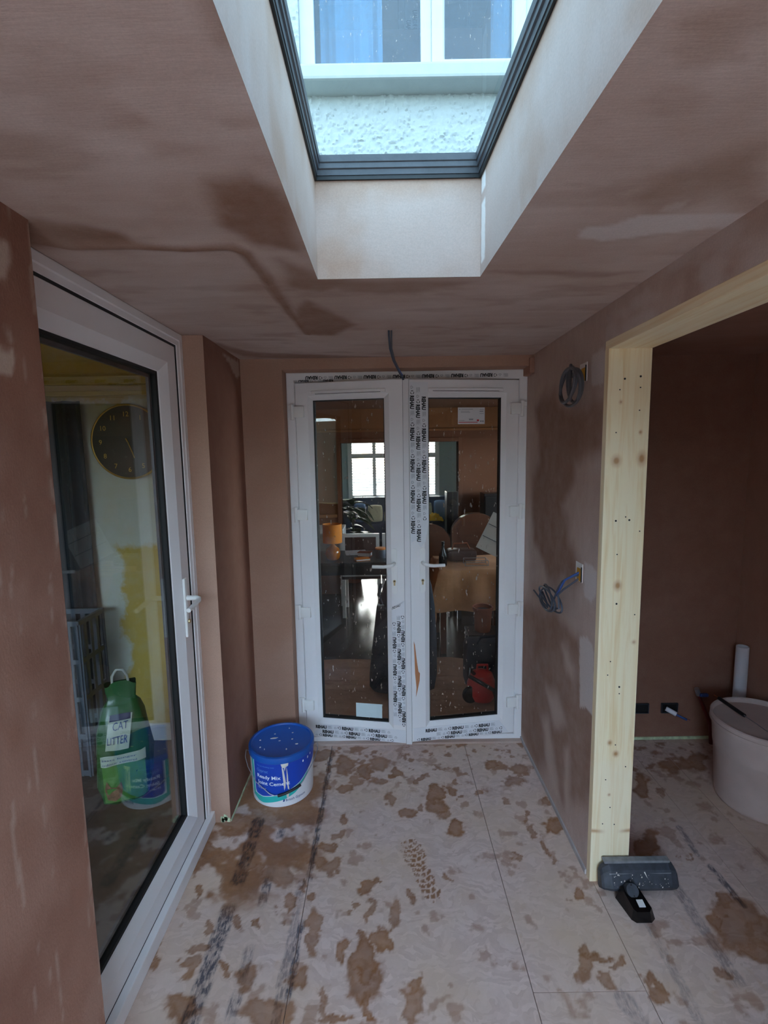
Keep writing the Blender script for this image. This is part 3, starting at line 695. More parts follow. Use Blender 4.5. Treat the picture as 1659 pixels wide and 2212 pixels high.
# ---- pine door lining
def pine_paint(P, knots, bands=()):
    x, z = P[:, 0], P[:, 2]
    k = np.zeros(len(P)); b = np.zeros(len(P))
    for kx, kz, rx, rz, a in knots:
        d = np.hypot((x-kx)/rx, (z-kz)/rz)
        k = np.maximum(k, a*(1-smooth(0.5, 1.1, d))); b = np.maximum(b, 0.6*a*(1-smooth(0.8, 2.4, d)))
    for kz in bands: b = np.maximum(b, 0.9*(1-smooth(0.0, .012, np.abs(z-kz-0.1*np.abs(x-.82))))*smooth(.0, .05, np.abs(x-.82)-.015))
    return np.stack([k, b, 0*k], 1)
KN = [(0.783,1.566,.011,.013,.8),(0.868,1.572,.010,.016,.9),(0.805,1.135,.009,.012,.9),(0.800,0.553,.006,.007,.9),(0.823,0.51,.007,.008,1),(0.805,0.35,.004,.004,.7),(0.86,1.66,.004,.005,.8),(0.79,1.76,.004,.005,.6),(0.87,.93,.006,.006,.5)]
post = thing('trim_1', 'new pine door lining post with knots and screw holes', None); post['kind'] = 'structure'
pm = MB()
pm.patch((XR+.0,PY,-.0), (0.887,PY,-.0), (0.887,PY,1.93), (XR+.0,PY,1.93), 48, 640, lambda P: pine_paint(P, KN, (0.20,)))
pm.box(XR, 0.887, PY+.0004, PY+.028, 0.0, 1.932)
pm.build('lining_board', M['pine'], post)
hm = MB()
HOLES = [(0.800,1.835),(0.852,1.842),(0.785,1.80),(0.853,1.806),(0.853,1.732),(0.778,1.66),(0.789,1.362),(0.835,1.364),(0.872,1.325),(0.822,1.375),(0.798,1.245),(0.803,1.07),(0.868,1.03),(0.79,.86),(0.782,.81),(0.825,.765),(0.826,.74),(0.82,.545),(0.79,.41),(0.86,.46),(0.81,.30),(0.785,.235),(0.828,.232),(0.79,.07),(0.845,.045),(0.815,.03),(0.84,.10)]
for k, (hx, hz) in enumerate(HOLES):
    rr = 0.0034 if k in (0,1,6,7,11,15) else 0.0022
    hm.lathe([(rr,0),(rr,0.0008)], seg=10)
    vs_ = hm.V[-20:]; hm.V[-20:] = [(hx+v[0], PY-.0004-v[2], hz+v[1]) for v in vs_]
hm.build('screw_holes', M['gasket'], post)
head = thing('trim_2', 'new pine header lining across the top of the opening', None); head['kind'] = 'structure'
MB().box(XR, 0.887, .05, PY+.028, 1.932, 1.9605, .0015).build('lining_board', M['pine_h'], head)

# ---- utility room shell
um = MB()
um.patch((0.889,2.54,0), (1.90,2.54,0), (1.90,2.54,ZC), (0.889,2.54,ZC), 30, 60, lambda P: np.stack([.8+0*P[:,0], 0*P[:,0], 0*P[:,0]], 1))  # even wet tone puts the room's dimness into the wall colour
um.box(0.889, 2.0, 2.5405, 2.62, -.02, ZC+.05)
struct(um.build('wall_utility_back', M['plaster_dark']), 'plastered back wall of the utility room, darkened for the dim room')
struct(MB().box(1.90, 2.0, -1.7, 2.54, -.02, ZC+.05).build('wall_utility_right', M['plaster_dark']), 'dark plastered side wall of the utility room')
struct(MB().box(0.89, 2.0, -1.7, -1.6, -.02, ZC+.05).build('wall_utility_rear', M['plaster_dark']), 'plastered rear wall of the utility room')
struct(MB().box(0.80, 1.95, -1.7, 2.54, ZC, ZC+.012).build('ceiling_utility', M['plaster_dark']), 'dark plastered utility room ceiling')
MB().box(0.889, 1.90, 2.534, 2.541, 0.0, 0.016, .001).build('baseboard_utility', M['bead_green'])['kind'] = 'structure'

# ---- house rear wall with roughcast and holes
hw = MB(); HY = 2.62
WX0, WX1, WZ0, WZ1 = -0.379, 0.80, 3.425, 4.65
hw.box(-4.2, -0.5, HY+.004, 2.80, -.4, 2.05); hw.box(0.755, 4.2, HY+.004, 2.80, -.4, 2.05)
hw.box(-4.2, 4.2, HY+.004, 2.80, 2.05, WZ0); hw.box(-4.2, WX0, HY+.004, 2.80, WZ0, WZ1); hw.box(WX1, 4.2, HY+.004, 2.80, WZ0, WZ1)
hw.box(-4.2, 4.2, HY+.004, 2.80, WZ1, 5.6)
def rough(P):
    x, z = P[:, 0], P[:, 2]; P = P.copy()
    n = fbm(x*85, z*85, 5, 3); P[:, 1] -= 0.009*smooth(0.45, 0.8, n)+0.004*fbm(x*170, z*170, 9, 2); return P
def rp(x0, x1, z0, z1, res=.0065): hw.patch((x0,HY,z0), (x1,HY,z0), (x1,HY,z1), (x0,HY,z1), int((x1-x0)/res), int((z1-z0)/res), None, rough)
rp(-0.9, 1.35, 2.32, WZ0); rp(-0.9, WX0, WZ0, WZ1, .008); rp(WX1, 1.35, WZ0, WZ1, .012)
struct(hw.build('wall_house_rear', M['render_wall'], smooth_=True), 'white roughcast house wall seen through the skylight')

# ---- upstairs window
win2 = thing('window_2', 'white framed upstairs window with pale curtains above the skylight', None); win2['kind'] = 'structure'
fy = 2.642
def member(x0, x1, z0, z1, y0=fy, y1=fy+.06, n='window_frame', b=.004): return MB().box(x0, x1, y0, y1, z0, z1, b).build(n, M['ext_white'], win2)
member(WX0, WX0+.072, WZ0, WZ1); member(WX1-.07, WX1, WZ0, WZ1); member(WX0+.072, WX1-.07, WZ0, WZ0+.04); member(WX0+.072, WX1-.07, WZ1-.05, WZ1)
member(0.215, 0.268, WZ0+.04, WZ1-.05)
cs = MB(); cs.ring(0.268, WX1-.07, WZ0+.04, WZ1-.05, [(0,.055),(0,.004),(.004,0),(.052,0),(.060,.006),(.066,.02),(.066,.055)], Matrix.Translation((0, fy-.012, 0)))
cs.build('casement', M['ext_white'], win2)
MB().box(WX0+.07, 0.217, fy+.028, fy+.034, WZ0+.035, WZ1-.045).build('pane', M['glass_up'], win2)
MB().box(0.33, WX1-.132, fy+.018, fy+.024, WZ0+.10, WZ1-.11).build('pane', M['glass_up'], win2)
MB().box(WX0-.02, WX1+.05, 2.50, fy+.03, WZ0-.072, WZ0-.004, .012).build('window_sill', M['ext_sill'], win2)
room_u = MB(); room_u.box(WX0-.6, WX1+.6, 4.2, 4.25, 2.6, 5.0); room_u.box(WX0-.65, WX0-.6, 2.8, 4.2, 2.6, 5); room_u.box(WX1+.6, WX1+.65, 2.8, 4.2, 2.6, 5); room_u.box(WX0-.6, WX1+.6, 2.8, 4.2, 4.95, 5.0)
struct(room_u.build('wall_upstairs', M['upstairs_sky_reflection']), 'upstairs bedroom walls coloured with the blue of sky reflected in the window')
def curtain(name, x0, x1, label):
    xs = np.linspace(x0, x1, 60); mb = MB(); P = []
    for z in (WZ0+.02, WZ1+.1):
        P.append([(float(x), 2.86+.028*math.sin(x*62)+.012*math.sin(x*131+1), z) for x in xs])
    V = P[0]+P[1]+[(a, b+.004, c) for a, b, c in P[0]+P[1]]; n = 60
    F = [(i, i+1, n+i+1, n+i) for i in range(n-1)]+[(2*n+i, 2*n+i+1, 3*n+i+1, 3*n+i) for i in range(n-1)]
    mb.add(V, F); return tag(mb.build(name, M['curtain'], smooth_=True), label, 'curtain', 'upstairs curtains')
curtain('curtain', -0.30, 0.03, 'pale blue curtain in the left half of the upstairs window')
curtain('curtain', 0.60, 0.84, 'pale curtain at the right edge of the upstairs window')

# ---- rest of the house shell (dining room, front room) and the ground
house = MB()
house.box(-4.2, -4.1, 2.8, 10.7, -.4, 5.6); house.box(4.1, 4.2, 2.8, 10.7, 2.2, 5.6); house.box(4.1, 4.2, 5.9, 10.7, -.4, 2.2)  # gap in the right side lets daylight reach the added dining room opening
struct(house.build('wall_house_sides', M['brick_red']), 'brick side walls of the house')
struct(MB().box(-4.2, 4.2, 2.8, 10.7, 2.30, 2.42).build('ceiling_house', M['brown_ceiling']), 'upper floor slab of the house')
rf = MB(); rf.prism([(2.5,5.6),(10.9,5.6),(6.7,8.2)], lambda a, b: (-4.3, a, b), lambda a, b: (4.3, a, b))
struct(rf.build('roof_house', M['roof_felt']), 'pitched house roof')
struct(MB().box(-40, 40, -40, 40, -.75, -.42).build('ground', M['patio']), 'grey patio ground outside')
DZ = -0.15
struct(MB().box(-9, 9, -6.2, -6.0, -.42, 2.42).build('reflection_screen', M['screen_green']), 'unseen dark green screen added behind the viewer to block sky reflections')  # added out of view to keep bright sky out of the door-glass reflections
struct(MB().box(-4.1, 4.1, 2.6, 10.7, DZ-.2, DZ).build('floor_dining', M['dark_wood_floor']), 'dark polished wood floor beyond the french doors')
dw = MB(); DY = 6.0; OX0, OX1, OZ = -0.527, 0.916, 1.745
dw.box(-1.5, OX0, DY, DY+.15, DZ, 2.15); dw.box(OX1, 2.1, DY, DY+.15, DZ, 2.15); dw.box(OX0, OX1, DY, DY+.15, OZ, 2.15)
dw.box(-1.6, -1.5, 2.8, DY+.15, DZ, 2.15); dw.box(2.1, 2.2, 2.8, 3.0, DZ, 2.15); dw.box(2.1, 2.2, 5.6, DY+.15, DZ, 2.15); dw.box(2.1, 2.2, 3.0, 5.6, DZ, .9); dw.box(2.1, 2.2, 3.0, 5.6, 1.75, 2.15)  # unseen opening in the right side, added to light the dining room
struct(dw.build('wall_dining', M['brown_wall']), 'brown dining room walls seen through the french doors')
df_ = MB(); df_.box(-1.49, 2.09, DY-.012, DY-.001, 1.89, 2.15); df_.box(-1.5, -1.488, 2.81, DY-.012, 1.89, 2.15); df_.box(2.088, 2.1, 2.81, DY-.012, 1.89, 2.15)
struct(df_.build('trim_frieze', M['brown_frieze']), 'lighter brown frieze above the picture rail in the dining room')
dr = MB(); dr.box(-1.49, OX0-.06, DY-.025, DY-.001, .83, .87, .006); dr.box(OX1+.06, 2.09, DY-.025, DY-.001, .83, .87, .006); dr.box(-1.49, 2.09, DY-.03, DY-.011, 1.875, 1.905, .006)
struct(dr.build('trim_rails', M['brown_frieze']), 'brown picture rail and dado rail in the dining room')
struct(MB().box(-1.6, 2.2, 2.8, DY+.15, 2.15, 2.2).build('ceiling_dining', M['brown_ceiling']), 'brown toned dining room ceiling')
ar = MB(); ar.box(OX0-.05, OX0, DY-.02, DY+.16, DZ, OZ+.05, .004); ar.box(OX1, OX1+.05, DY-.02, DY+.16, DZ, OZ+.05, .004); ar.box(OX0, OX1, DY-.02, DY+.16, OZ, OZ+.05, .004)
struct(ar.build('trim_archway', M['brown_wall']), 'lining of the wide opening to the front room')
fr = MB(); FX0, FX1, FZ0, FZ1 = -0.69, 1.11, .70, 2.12; FY = 10.5
fr.box(-2.2, FX0, FY, FY+.2, DZ, 2.3); fr.box(FX1, 2.6, FY, FY+.2, DZ, 2.3); fr.box(FX0, FX1, FY, FY+.2, DZ, FZ0); fr.box(FX0, FX1, FY, FY+.2, FZ1, 2.3)
fr.box(-2.3, -2.2, DY+.15, FY+.2, DZ, 2.3); fr.box(2.6, 2.7, DY+.15, FY+.2, DZ, 2.3); fr.box(-2.2, 2.6, DY+.15, DY+.2, DZ+1.95, 2.3)
struct(fr.build('wall_front_room', M['grey_wall']), 'pale grey walls of the front room')
struct(MB().box(-2.3, 2.7, DY+.15, FY+.2, 2.285, 2.30).build('ceiling_front_room', M['white_gloss']), 'white front room ceiling')
hf = MB(); hf.box(-4.2, -2.3, FY, FY+.2, -.4, 5.6); hf.box(2.7, 4.2, FY, FY+.2, -.4, 5.6); hf.box(-2.3, 2.7, FY, FY+.2, 2.42, 5.6)
struct(hf.build('wall_house_front', M['brick_red']), 'brick front wall of the house')

# ---- kitchen shell behind the left glazed door
kz = 2.30
kw = MB(); kw.patch((-3.0,HY-.002,0), (-0.90,HY-.002,0), (-0.90,HY-.002,kz), (-3.0,HY-.002,kz), 210, 230)
def kitchen_wall_material():
    m, t, b = nodes('kitchen_wall')
    tc = t.nodes.new('ShaderNodeTexCoord'); sx = t.nodes.new('ShaderNodeSeparateXYZ'); t.links.new(tc.outputs['Object'], sx.inputs[0])
    n = noise(t, tc.outputs['Object'], 6, 5, 0.65); n2 = math_(t, 'MULTIPLY', math_(t, 'SUBTRACT', n, 0.5), 0.22)
    xx = math_(t, 'ADD', sx.outputs[0], n2); zz = math_(t, 'ADD', sx.outputs[2], n2)
    # bare filler band between the doorway and the clock, yellow elsewhere
    band = math_(t, 'MULTIPLY', mapr(t, xx, -1.76, -1.74), mapr(t, xx, -1.22, -1.18, 1, 0))
    low = math_(t, 'MULTIPLY', mapr(t, xx, -1.47, -1.44, 1, 0), 1.0)
    zsel = mapr(t, zz, 1.12, 1.16)
    f = math_(t, 'MULTIPLY', band, math_(t, 'MAXIMUM', zsel, low))
    f = math_(t, 'MULTIPLY', f, mapr(t, zz, 1.90, 1.93, 1, 0))
    c = rgbmix(t, f, srgb(196,168,76), srgb(204,206,194))
    c = rgbmix(t, mapr(t, noise(t, tc.outputs['Object'], 14, 5, .7), .45, .7, 0, .3), c, srgb(196,190,150))
    t.links.new(c, b.inputs['Base Color']); b.inputs['Roughness'].default_value = .8
kitchen_wall_material()
struct(kw.build('wall_kitchen_back', M['kitchen_wall']), 'patchy yellow and white kitchen wall behind the glazed door')
k2 = MB(); k2.box(-3.1, -3.0, -1.2, HY, -.02, kz+.05)
k2.box(-3.0, -2.5, -1.2, -1.1, 0, kz); k2.box(-1.1, -0.9, -1.2, -1.1, 0, kz); k2.box(-2.5, -1.1, -1.2, -1.1, 0, .95); k2.box(-2.5, -1.1, -1.2, -1.1, 2.1, kz)
struct(k2.build('wall_kitchen', M['yellow_wall']), 'yellow kitchen side walls')
struct(MB().box(-3.1, -0.9, -1.2, HY, kz, kz+.05).build('ceiling_kitchen', M['kitchen_ceiling']), 'cream kitchen ceiling')
struct(MB().box(-3.1, -0.9, -1.2, HY, -.06, 0.0).build('floor_kitchen', M['kitchen_floor']), 'dark kitchen floor behind the glazed door')
co = MB(); co.box(-3.0, -.9, HY-.03, HY-.002, 1.985, 2.03, .008); co.box(-3.0, -.9, HY-.02, HY-.002, 1.93, 1.955, .005)
struct(co.build('trim_kitchen_rail', M['yellow_wall']), 'yellow moulded rail high on the kitchen wall')
struct(MB().box(-1.64, -.9, HY-.018, HY-.002, 0, .10, .004).build('baseboard_kitchen', M['white_gloss']), 'white skirting at the foot of the kitchen wall')

# ================================================================== DOOR 1: glazed side door
d1 = thing('door_1', 'white framed glazed side door set in the left wall', None, (0, 0, 0)); d1['kind'] = 'structure'
XF = -0.781
MD = Matrix(((0,-1,0,XF), (1,0,0,0), (0,0,1,0), (0,0,0,1)))     # local x -> world y, local y -> depth into the wall
MB().ring(YN, 1.9695, 0.001, 2.0745, [(0,.07),(0,.002),(.002,0),(.026,0),(.030,.003),(.046,.005),(.048,.012),(.048,.07)], MD).build('door_frame', M['upvc'], d1)
MB().ring(YN+.047, 1.9695-.047, 0.048, 2.0745-.047, [(0,.0085),(.008,.0130),(.008,.066),(0,.066)], MD).build('gap_seal', M['gasket'], d1)
leaf1 = MB().ring(YN+.053, 1.9695-.053, 0.054, 2.0745-.053, [(0,.07),(0,.014),(.003,.011),(.070,.011),(.074,.013),(.108,.030),(.110,.034),(.110,.07)], MD).build('door_leaf', M['upvc'], d1)
MB().ring(YN+.053, 1.9695-.053, 0.054, 2.0745-.053, [(.1095,.034),(.120,.036),(.122,.058),(.1095,.060)], MD).build('gasket', M['gasket'], leaf1)
MB().box(YN+.16, 1.9695-.165, .046, .049, .166, 1.910, M=MD).build('pane', M['glass_side'], leaf1)
MB().ring(YN+.053, 1.9695-.053, 0.054, 2.0745-.053, [(.122,.056),(.134,.056),(.134,.066),(.122,.066)], MD).build('spacer_bar', M['box_metal'], leaf1)
MB().box(YN+.0005, 1.969, -.016, .010, 0.0005, 0.057, .004, M=MD).build('threshold', M['upvc'], d1)
hp = MB().box(1.846, 1.874, .0, .011, 0.895, 1.132, .006, M=MD).build('handle_plate', M['handle_white'], leaf1, smooth_=True)
hx = XF-.011
lv = MB(); lv.tube([(XF+.0,1.860,1.052), (XF+.035,1.860,1.052), (XF+.046,1.856,1.050), (XF+.050,1.845,1.047), (XF+.051,1.80,1.042), (XF+.050,1.745,1.038)], [.010,.010,.010,.0095,.009,.0085], 12)
lv.build('lever', M['handle_white'], leaf1, smooth_=True)
MB().tube([(XF-.002,1.861,.958), (XF+.006,1.861,.958)], .008, 12).build('lock_cylinder', M['brass_lock'], leaf1)
# ================================================================== DOOR 2: french doors
d2 = thing('door_2', 'white french doors standing slightly ajar with printed protective film', None, (0.12, 2.56, 0)); d2['kind'] = 'structure'
d2o = Vector((0.12, 2.56, 0))
FYF = 2.553
MB().ring(-0.4945-.12, 0.7445-.12, 0.0005, 2.0215, [((0,)*4,.062),((0,)*4,.002),((.003,)*4,0),((.038,.038,.030,.042),0),((.042,.042,.034,.047),.004),((.044,.044,.036,.050),.02),((.044,.044,.036,.050),.062)], Matrix.Translation((0, FYF-2.56, 0))).build('door_frame', M['upvc'], d2)
LW, LZ0, LZ1 = 0.566, 0.052, 1.968
PRK = {}
def print_run(mbk, mbg, L, fn, phase, s=1.0, pitch=.157):
    """one row of the film print along a in [0, L]"""
    a = -phase*pitch
    while a < L:
        def sub(u0, u1, draw):
            if a+u0 >= 0 and a+u1 <= L: draw()
        def ring_():
            for k in range(3):
                t0 = 2*PI*k/3+.3; pts = []
                for q in range(6):
                    t = t0+q/5*1.55; pts.append((t, .0098*s)); 
                V = [fn(a+.0+r_*math.cos(t), .010*s+r_*math.sin(t)) for t, r_ in pts]+[fn(a+.0065*s*math.cos(t), .010*s+.0065*s*math.sin(t)) for t, r_ in pts]
                mbk.add(V, [(q, q+1, 6+q+1, 6+q) for q in range(5)])
        sub(-.01*s, .01*s, ring_)
        sub(.015*s, .080*s, lambda: put_text(mbk, 'REHAU', lambda p, q: fn(a+.015*s+p, q-.001), .0205*s, .066*s, 0.055))
        def lines_():
            for k in range(5):
                z = .001+k*.0042*s; w_ = (.026, .022, .026, .018, .024)[k]*s
                mbg.add([fn(a+.088*s, z), fn(a+.088*s+w_, z), fn(a+.088*s+w_, z+.0017*s), fn(a+.088*s, z+.0017*s)], [(0,1,2,3)])
        sub(.088*s, .116*s, lines_)
        def tri_():
            o_ = [(.125,.002),(.138,.002),(.138,.009),(.1315,.016),(.125,.009)]; i_ = [(.127,.004),(.136,.004),(.136,.0083),(.1315,.0135),(.127,.0083)]
            mbg.add([fn(a+p*s, q*s) for p, q in o_+i_], [(k, (k+1) % 5, 5+(k+1) % 5, 5+k) for k in range(5)])
        sub(.125*s, .138*s, tri_)
        a += pitch*s

def make_leaf(side):
    L = LW if side < 0 else 0.575
    sg = 1 if side < 0 else -1                     # local direction from the hinge to the meeting stile
    hx_ = (-0.4495 if side < 0 else 0.6995)-d2o.x
    X = lambda u: sg*u
    Sh, Sm = .09, (.107 if side < 0 else .102)
    S = (Sh, Sm, .105, .088) if side < 0 else (Sm, Sh, .105, .088)
    pr = [(tuple(k*q for q in S), y) for k, y in ((0,.058),(0,.003),(.03,0),(.74,0),(.77,.002),(.96,.013),(1,.017),(1,.058))]
    x0, x1 = (0, L) if side < 0 else (-L, 0)
    leaf = MB().ring(x0, x1, LZ0, LZ1, pr).build('door_leaf', M['upvc'], d2)
    leaf.location = (hx_, 2.543-d2o.y, 0); leaf.rotation_euler = (0, 0, math.radians(-9.5 if side < 0 else 8.0))
    gx0, gx1 = x0+S[0], x1-S[1]
    MB().ring(gx0, gx1, LZ0+S[2], LZ1-S[3], [(0,.0165),(.004,.019),(.004,.05),(0,.05)]).build('gasket', M['gasket'], leaf)
    MB().box(gx0+.002, gx1-.002, .030, .034, LZ0+S[2]+.002, LZ1-S[3]-.002).build('pane', M['glass_door'], leaf)
    # meeting strip
    if side < 0:
        MB().box(L-.012, L+.020, -.006, .020, LZ0, LZ1, .003).build('meeting_strip', M['upvc_bead'], leaf)
        MB().box(L-.010, L-.0085, -.0068, -.0055, LZ0+.002, LZ1-.002).build('groove', M['dust_grey'], leaf)
    # hinges
    for z in (1.822, 1.292, 0.764, 0.237):
        h = MB(); h.box(X(-.006), X(.048), -.018, 0.001, z-.028, z+.028, .004); h.tube([(X(-.014),-.010,z-.040), (X(-.014),-.010,z+.040)], .0095, 10); h.box(X(-.040), X(-.010), -.008, .001, z+.014, z+.036, .003)
        h.build('hinge', M['handle_white'], leaf, smooth_=True)
    # top vent slot
    MB().box(X(.085), X(L-.095), -.009, .001, 1.908, 1.926, .004).build('vent', M['upvc'], leaf)
    MB().box(X(.11), X(L-.12), -.0095, -.004, 1.9085, 1.9105).build('vent_slit', M['gasket'], leaf)
    # lever handle
    px = X(L-.062); zc = 1.03
    pl = MB(); n = 10; pts = []
    for k in range(n+1): t = PI*k/n; pts.append((.0145*math.cos(t), .105+.0145*math.sin(t)))
    for k in range(n+1): t = PI+PI*k/n; pts.append((.0145*math.cos(t), -.105+.0145*math.sin(t)))
    pl.prism([(px+p, 1.0+q) for p, q in pts], lambda p, q: (p, -.009, q), lambda p, q: (p, .001, q))
    pl.build('handle_plate', M['handle_white'], leaf)
    d_ = -sg
    MB().tube([(px,-.006,zc+.012), (px,-.030,zc+.012), (px+d_*.006,-.044,zc+.010), (px+d_*.02,-.050,zc+.006), (px+d_*.05,-.050,zc+.002), (px+d_*.108,-.046,zc+.001)], [.0095,.0095,.0095,.009,.0085,.0085], 12).build('lever', M['handle_white'], leaf, smooth_=True)
    lk = MB(); lk.tube([(px,-.0125,.948), (px,-.004,.948)], .0078, 14); lk.box(px-.004, px+.004, -.012, -.004, .926, .946)
    lk.build('lock_cylinder', M['brass_lock'], leaf)
    MB().tube([(px,-.0132,.949), (px,-.0124,.949)], .0035, 10).build('keyhole', M['gasket'], leaf)
    # protective film and its print
    fy_ = -.0008; ty = -.0016
    def film(poly): MB().prism(poly, lambda p, q: (p, fy_, q), lambda p, q: (p, 0.0003, q)).build('protective_film', M['film'], leaf)
    k_ = MB(); g_ = MB()
    if side < 0:
        film([(.486,.155),(.552,.155),(.552,.835),(.537,.83),(.516,.80),(.486,.79)])
        film([(.02,.058),(.552,.058),(.552,.128),(.10,.128)])
        for i, (xx, ph) in enumerate(((.506,.15),(.530,.55),(.551,.86))):
            z_l = (.62, .64, .66)[i]
            print_run(k_, g_, z_l, lambda a, b, xx=xx: (xx-b*.92, ty, .145+a), ph, .95)
        print_run(k_, g_, .44, lambda a, b: (.045+a, ty, .104+b*.9), .05, .95); print_run(k_, g_, .43, lambda a, b: (.075+a, ty, .078+b*.9), .95, .95); print_run(k_, g_, .50, lambda a, b: (.03+a, ty, .058+b*.8), .55, .85)
        # torn curl of film
        cu = MB(); V = []
        for i in range(12):
            t = i/11
            for j in range(5):
                a = j/4*2.2; V.append((.486+t*.064, -.001-.014*(1-math.cos(a))*(.5+.5*math.sin(t*3+.5)), .79+.042*t+.012*math.sin(a)))
        cu.add(V, [(i*5+j, (i+1)*5+j, (i+1)*5+j+1, i*5+j+1) for i in range(11) for j in range(4)])
        cu.build('film_curl', M['film'], leaf, smooth_=True)
        put_text(k_, 'REHAU', lambda p, q: (.49+p*.97, -.003, .797+q*.9+p*.42), .014, .042, .03)
        MB().box(.275, .42, .0285, .0297, .170, .250).build('sticker', M['sticker_blue'], leaf)
    else:
        film([(-.548,1.16),(-.520,1.12),(-.495,1.15),(-.478,1.24),(-.478,1.955),(-.570,1.955),(-.570,1.145)])
        film([(-.565,.058),(-.03,.058),(-.085,.132),(-.565,.132)])
        for i, (xx, ph, zz, LL) in enumerate(((-.568,.70,1.95,.78),(-.538,.42,1.95,.80),(-.508,.05,1.89,.70))):
            print_run(k_, g_, LL, lambda a, b, xx=xx, zz=zz: (xx+b*.95, ty, zz-a), ph, 1.0)
        print_run(k_, g_, .43, lambda a, b: (-.52+a, ty, .104+b*.9), .92, .95); print_run(k_, g_, .45, lambda a, b: (-.50+a, ty, .078+b*.9), .15, .95); print_run(k_, g_, .50, lambda a, b: (-.56+a, ty, .058+b*.8), .72, .85)
        st = MB(); st.box(-.315, -.172, .0285, .0297, 1.748, 1.832); st.build('sticker', M['sticker'], leaf)
        sp_ = MB()
        for (a, b, w_, h_) in ((-.308,1.820,.006,.004),(-.296,1.822,.060,.0025),(-.30,1.812,.045,.002),(-.30,1.806,.05,.002),(-.20,1.82,.022,.002),(-.20,1.81,.02,.004),(-.20,1.80,.022,.002),(-.31,1.765,.03,.002),(-.256,1.768,.022,.007),(-.197,1.758,.008,.008),(-.186,1.758,.008,.008)):
            sp_.box(a, a+w_, .0278, .0286, b, b+h_)
        sp_.build('sticker_print', M['print_grey'], leaf)
        sr_ = MB(); sr_.box(-.214, -.203, .0278, .0286, 1.762, 1.771); sr_.box(-.312, -.21, .0279, .0286, 1.755, 1.7585); sr_.build('sticker_red', M['print_red'], leaf)
        sm_ = MB(); sm_.prism([(-.562,.62),(-.556,.60),(-.545,.50),(-.538,.45),(-.530,.44),(-.532,.40),(-.545,.34),(-.552,.31),(-.549,.36),(-.556,.44),(-.558,.52)], lambda p, q: (p, -.002, q), lambda p, q: (p, .0004, q))
        sm_.build('plaster_smear', M['smear'], leaf)
    k_.build('film_print', M['print_black'], leaf); g_.build('film_fine_print', M['print_grey'], leaf)
    return leaf
make_leaf(-1); make_leaf(1)
k_ = MB(); g_ = MB()
fn_ = lambda a, b: (0.56-a, FYF-2.56-.0012, 2.002-b*.85)
print_run(k_, g_, 1.10, fn_, .3, .95)
print_run(k_, g_, .22, lambda a, b: (-.36-a, FYF-2.56-.0012, 1.984-b*.6), .8, .8)
k_.build('film_print', M['print_black'], d2); g_.build('film_fine_print', M['print_grey'], d2)
MB().box(-.49-.12, .74-.12, 2.522-2.56, 2.5525-2.56, 0.0003, .012, .002).build('threshold', M['plaster'], d2)

# ================================================================== BUCKET of joint cement
BX, BY = -0.513, 2.195
bk = thing('bucket', 'white and blue joint cement bucket with blue lid by the french doors', 'bucket', (BX, BY, 0))
ca = math.atan2(-BY, -BX)
fdir = (math.cos(ca), math.sin(ca)); rdir = (-math.sin(ca), math.cos(ca))
def bpt(deg, z, dr=0.0):
    t = math.radians(deg); r_ = 0.1435+(0.1500-0.1435)*z/0.225+dr
    return (r_*(math.cos(t)*fdir[0]+math.sin(t)*rdir[0]), r_*(math.cos(t)*fdir[1]+math.sin(t)*rdir[1]), z)
MB().lathe([(0,.002),(.138,.0),(.1425,.003),(.1436,.010),(.1465,.10),(.1495,.21),(.1500,.226),(.1475,.226),(.142,.02),(0,.012)], seg=72).build('body', M['bucket_white'], bk, smooth_=True)
ld = MB().lathe([(0,.240),(.136,.2385),(.139,.240),(.1415,.2475),(.1475,.2475),(.1525,.2455),(.1545,.240),(.1545,.221),(.1525,.2185),(.1515,.2185),(.1515,.229),(.0,.229)], seg=80).build('lid', M['lid_blue'], bk, smooth_=True)
sc_ = MB()
spl = [(-.034,.030,.016,.0055),(-.03,.065,.004,.003),(.055,.055,.004,.003),(.04,.10,.003,.002),(.05,.0,.004,.003),(.07,-.045,.008,.003),(-.01,-.0,.005,.002),(-.10,-.03,.004,.003),(-.08,-.05,.002,.005),(.02,-.075,.003,.004),(-.1,.03,.005,.003)]
for u, v, a, b in spl:
    pts = [(u+a*random.uniform(.6,1.2)*math.cos(2*PI*k/8), v+b*random.uniform(.6,1.2)*math.sin(2*PI*k/8)) for k in range(8)]
    W_ = lambda p, q, z: (p*rdir[0]-q*fdir[0], p*rdir[1]-q*fdir[1], z)
    sc_.prism(pts, lambda p, q: W_(p, q, .2375), lambda p, q: W_(p, q, .2412))
sc_.build('cement_splash', M['cement'], ld)['kind'] = 'stuff'
def blue_bot(t): return float(np.interp(t, [-58,-40,0,30,50,80,100], [.056,.052,.074,.103,.138,.182,.20]))
def skin(top, bot, t0, t1, dr, n=60):
    V = []
    for i in range(n+1):
        t = t0+(t1-t0)*i/n; V += [bpt(t, bot(t), dr), bpt(t, .5*(bot(t)+top(t)), dr), bpt(t, top(t), dr)]
    mb = MB(); mb.add(V, [(i*3+j, i*3+3+j, i*3+4+j, i*3+1+j) for i in range(n) for j in range(2)]); return mb
def blue_b2(t):
    return blue_bot(t)+(0.012*(1-math.sqrt(max(0, 1-((-52-t)/6)**2))) if t < -52 else 0)
tl = skin(lambda t: blue_bot(t)-.004, lambda t: blue_bot(t)-.004-.030*float(np.interp(t, [-66,-50,20,52], [.6,1,1,.15])), -67, 52, .0006)
tv = skin(lambda t: .222, lambda t: blue_bot(-58)-.004, -67, -60.5, .0006, 6)
tl.add(tv.V, tv.F).build('teal_band', M['label_teal'], bk, smooth_=True)
